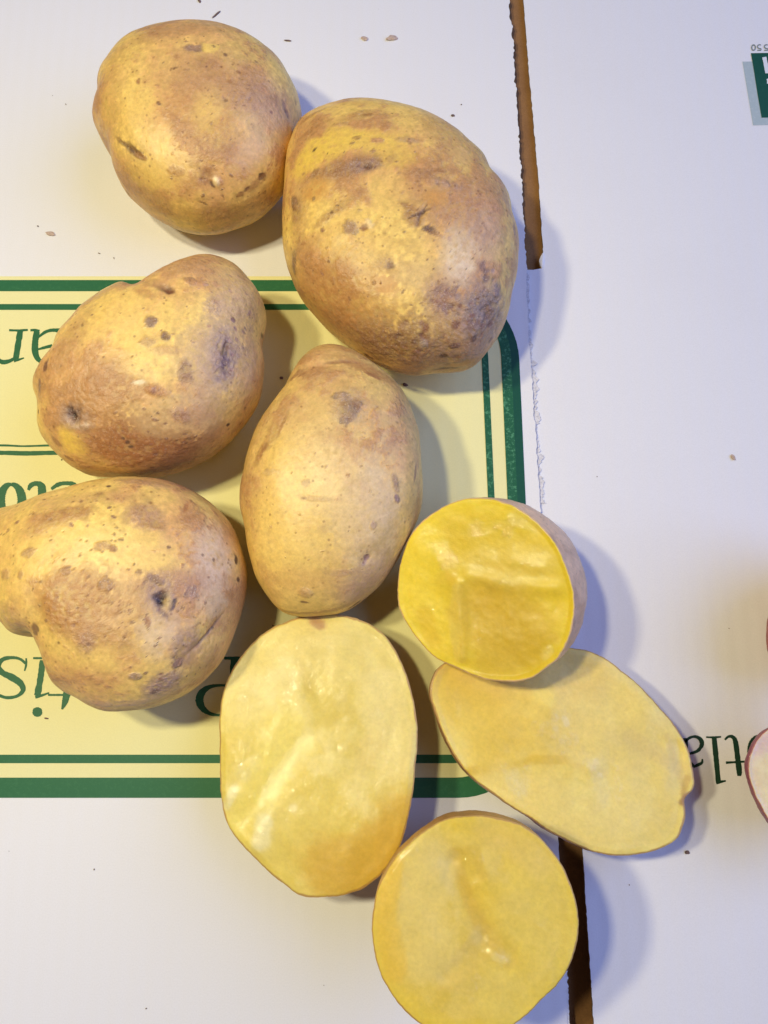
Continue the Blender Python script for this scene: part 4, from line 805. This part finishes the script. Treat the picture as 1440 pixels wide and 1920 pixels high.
# red potatoes reaching in from the right
RH = [(1440,1367),(1425,1380),(1413.6,1398),(1406,1419),(1403,1438),(1406,1462),(1414,1485),(1426,1511),(1441,1537),(1475,1580),(1530,1615),(1600,1620),(1660,1580),(1690,1510),(1680,1430),(1630,1370),(1560,1340),(1490,1345)]
cut_potato(RH, 0.0260, (-0.02, 0.03, 1), [], [([(1420,1400),(1440,1390)], 14, (0.72,0.50,0.47), .6, .1)], 55, 'halved red skinned potato with white flesh beside the upside down lettering', flesh=(0.84, 0.72, 0.42), rim=(0.84, 0.66, 0.45), skin=(0.36, 0.05, 0.09), skincol=(0.26, 0.03, 0.06), fm=M_PALE, sm=M_RED, bulge=-0.06, e=0.95, name='cut_red_potato', group='red potatoes at the right edge')
RW = [(1436,1197),(1441,1150),(1460,1085),(1500,1035),(1560,1010),(1620,1020),(1665,1070),(1680,1140),(1670,1220),(1630,1290),(1580,1320),(1520,1315),(1470,1285),(1444,1240)]
RED = (0.36, 0.06, 0.07)
whole_potato(RW, 0.0240, 0.0250, [], 606, 'whole dark red potato just touching the right edge above the halved red one', base=(RED, (0.42, 0.09, 0.08)), russet=-0.2, skin=M_RED, specks=20, name='red_potato', group='red potatoes at the right edge')

# ------------------------------------------------------------------ crumbs on the board
def crumb(name, px, size, z, m, label, elong=1.0, ang=0.0, h=0.35):
    bm = bmesh.new(); bmesh.ops.create_icosphere(bm, subdivisions=2, radius=1.0)
    s = DIST / FPX * size / 2; p = at(np.array(px, float), z); a = -R(ang)
    sd = random.random() * 50
    for v in bm.verts:
        k = 1 + 0.5 * mnoise.noise(Vector((v.co.x * 1.5 + sd, v.co.y * 1.5, v.co.z * 1.5)))
        x, y, zz = v.co.x * s * k, v.co.y * s * k / elong, v.co.z * s * k * h / math.sqrt(elong)
        v.co = (x * math.cos(a) - y * math.sin(a), x * math.sin(a) + y * math.cos(a), zz)
    lo = min(v.co.z for v in bm.verts)
    for v in bm.verts: v.co.z -= lo
    me = bpy.data.meshes.new(name); bm.to_mesh(me); bm.free(); me.materials.append(m)
    o = new_obj(name, me); o.location = p
    if label: tag(o, label, 'crumb', 'bits of soil and skin fallen on the white board')
    return o
crumb('skin_flake', (735, 73), 24, 0.0, M_FLAKE, 'pale brown skin flake on the white board, between the topmost potato and the slot', 2.0, -10)
crumb('skin_flake', (95, 439), 17, 0.0, M_FLAKE, 'small brown flake on white board left of the roundish topmost potato', 1.8, 5)
crumb('skin_flake', (684, 73), 15, 0.0, M_FLAKE, 'very pale flake on the white board, neighbour of the larger flake near the top', 1.6, 20)
crumb('skin_flake', (1374, 858), 12, ZR, M_FLAKE, 'small orange brown flake on the bare white side panel', 1.5, 60)
crumb('fibre', (406, 28), 26, 0.0, M_SOIL, 'thin dark fibre on the white board just above the topmost potato', 7, -48)
crumb('fibre', (540, 77), 17, 0.0, M_SOIL, 'short grey fibre on the white board, right of the topmost potato', 5, 10)
crumb('soil_crumb', (374, 2), 12, 0.0, M_SOIL, 'dark curled soil crumb at the top edge of the white board', 2, 60)
crumb('soil_crumb', (849, 217), 8, 0.0, M_SOIL, 'dark soil crumb between the largest potato and the slot', 1.4, 10)
crumb('soil_crumb', (1288, 1598), 8, ZR, M_SOIL, 'dark soil crumb below the tip of the pear shaped slice', 1.2, 0)
crumb('soil_crumb', (528, 709), 7, 0.0001, M_SOIL, 'dark soil crumb on the yellow print between two potatoes', 1.2, 0)
crumb('soil_crumb', (760, 722), 10, 0.0001, M_SOIL, 'dark soil crumb on yellow print under the largest potato', 1.5, 20)
# fine dust nobody would count: one joined mesh
bm = bmesh.new()
for k in range(32):
    x, y = random.uniform(0, 1440), random.uniform(0, 1920); zz = 0.0 if x < 960 + y * 0.055 else ZR
    if abs(x - 975 - y * 0.055) < 50: continue
    p = at(np.array([x, y]), zz); s = DIST / FPX * random.choice((0.6, 0.7, 0.9, 1.1, 1.6)); a = random.random() * 3
    el = random.choice((1, 1, 1.5, 3)); vs = []
    for j in range(5):
        b_ = j * 2 * math.pi / 5; ux, uy = s * el * math.cos(b_), s * math.sin(b_)
        vs.append(bm.verts.new((p[0] + ux * math.cos(a) - uy * math.sin(a), p[1] + ux * math.sin(a) + uy * math.cos(a), p[2] + 0.00025)))
    top = bm.verts.new((p[0], p[1], p[2] + 0.00025 + s * 0.7))
    for j in range(5): bm.faces.new((vs[j], vs[(j + 1) % 5], top))
me = bpy.data.meshes.new('dust'); bm.to_mesh(me); bm.free(); me.materials.append(M_SOIL)
tag(new_obj('dust', me), 'fine dark dust specks scattered over the cardboard', None, None, 'stuff')
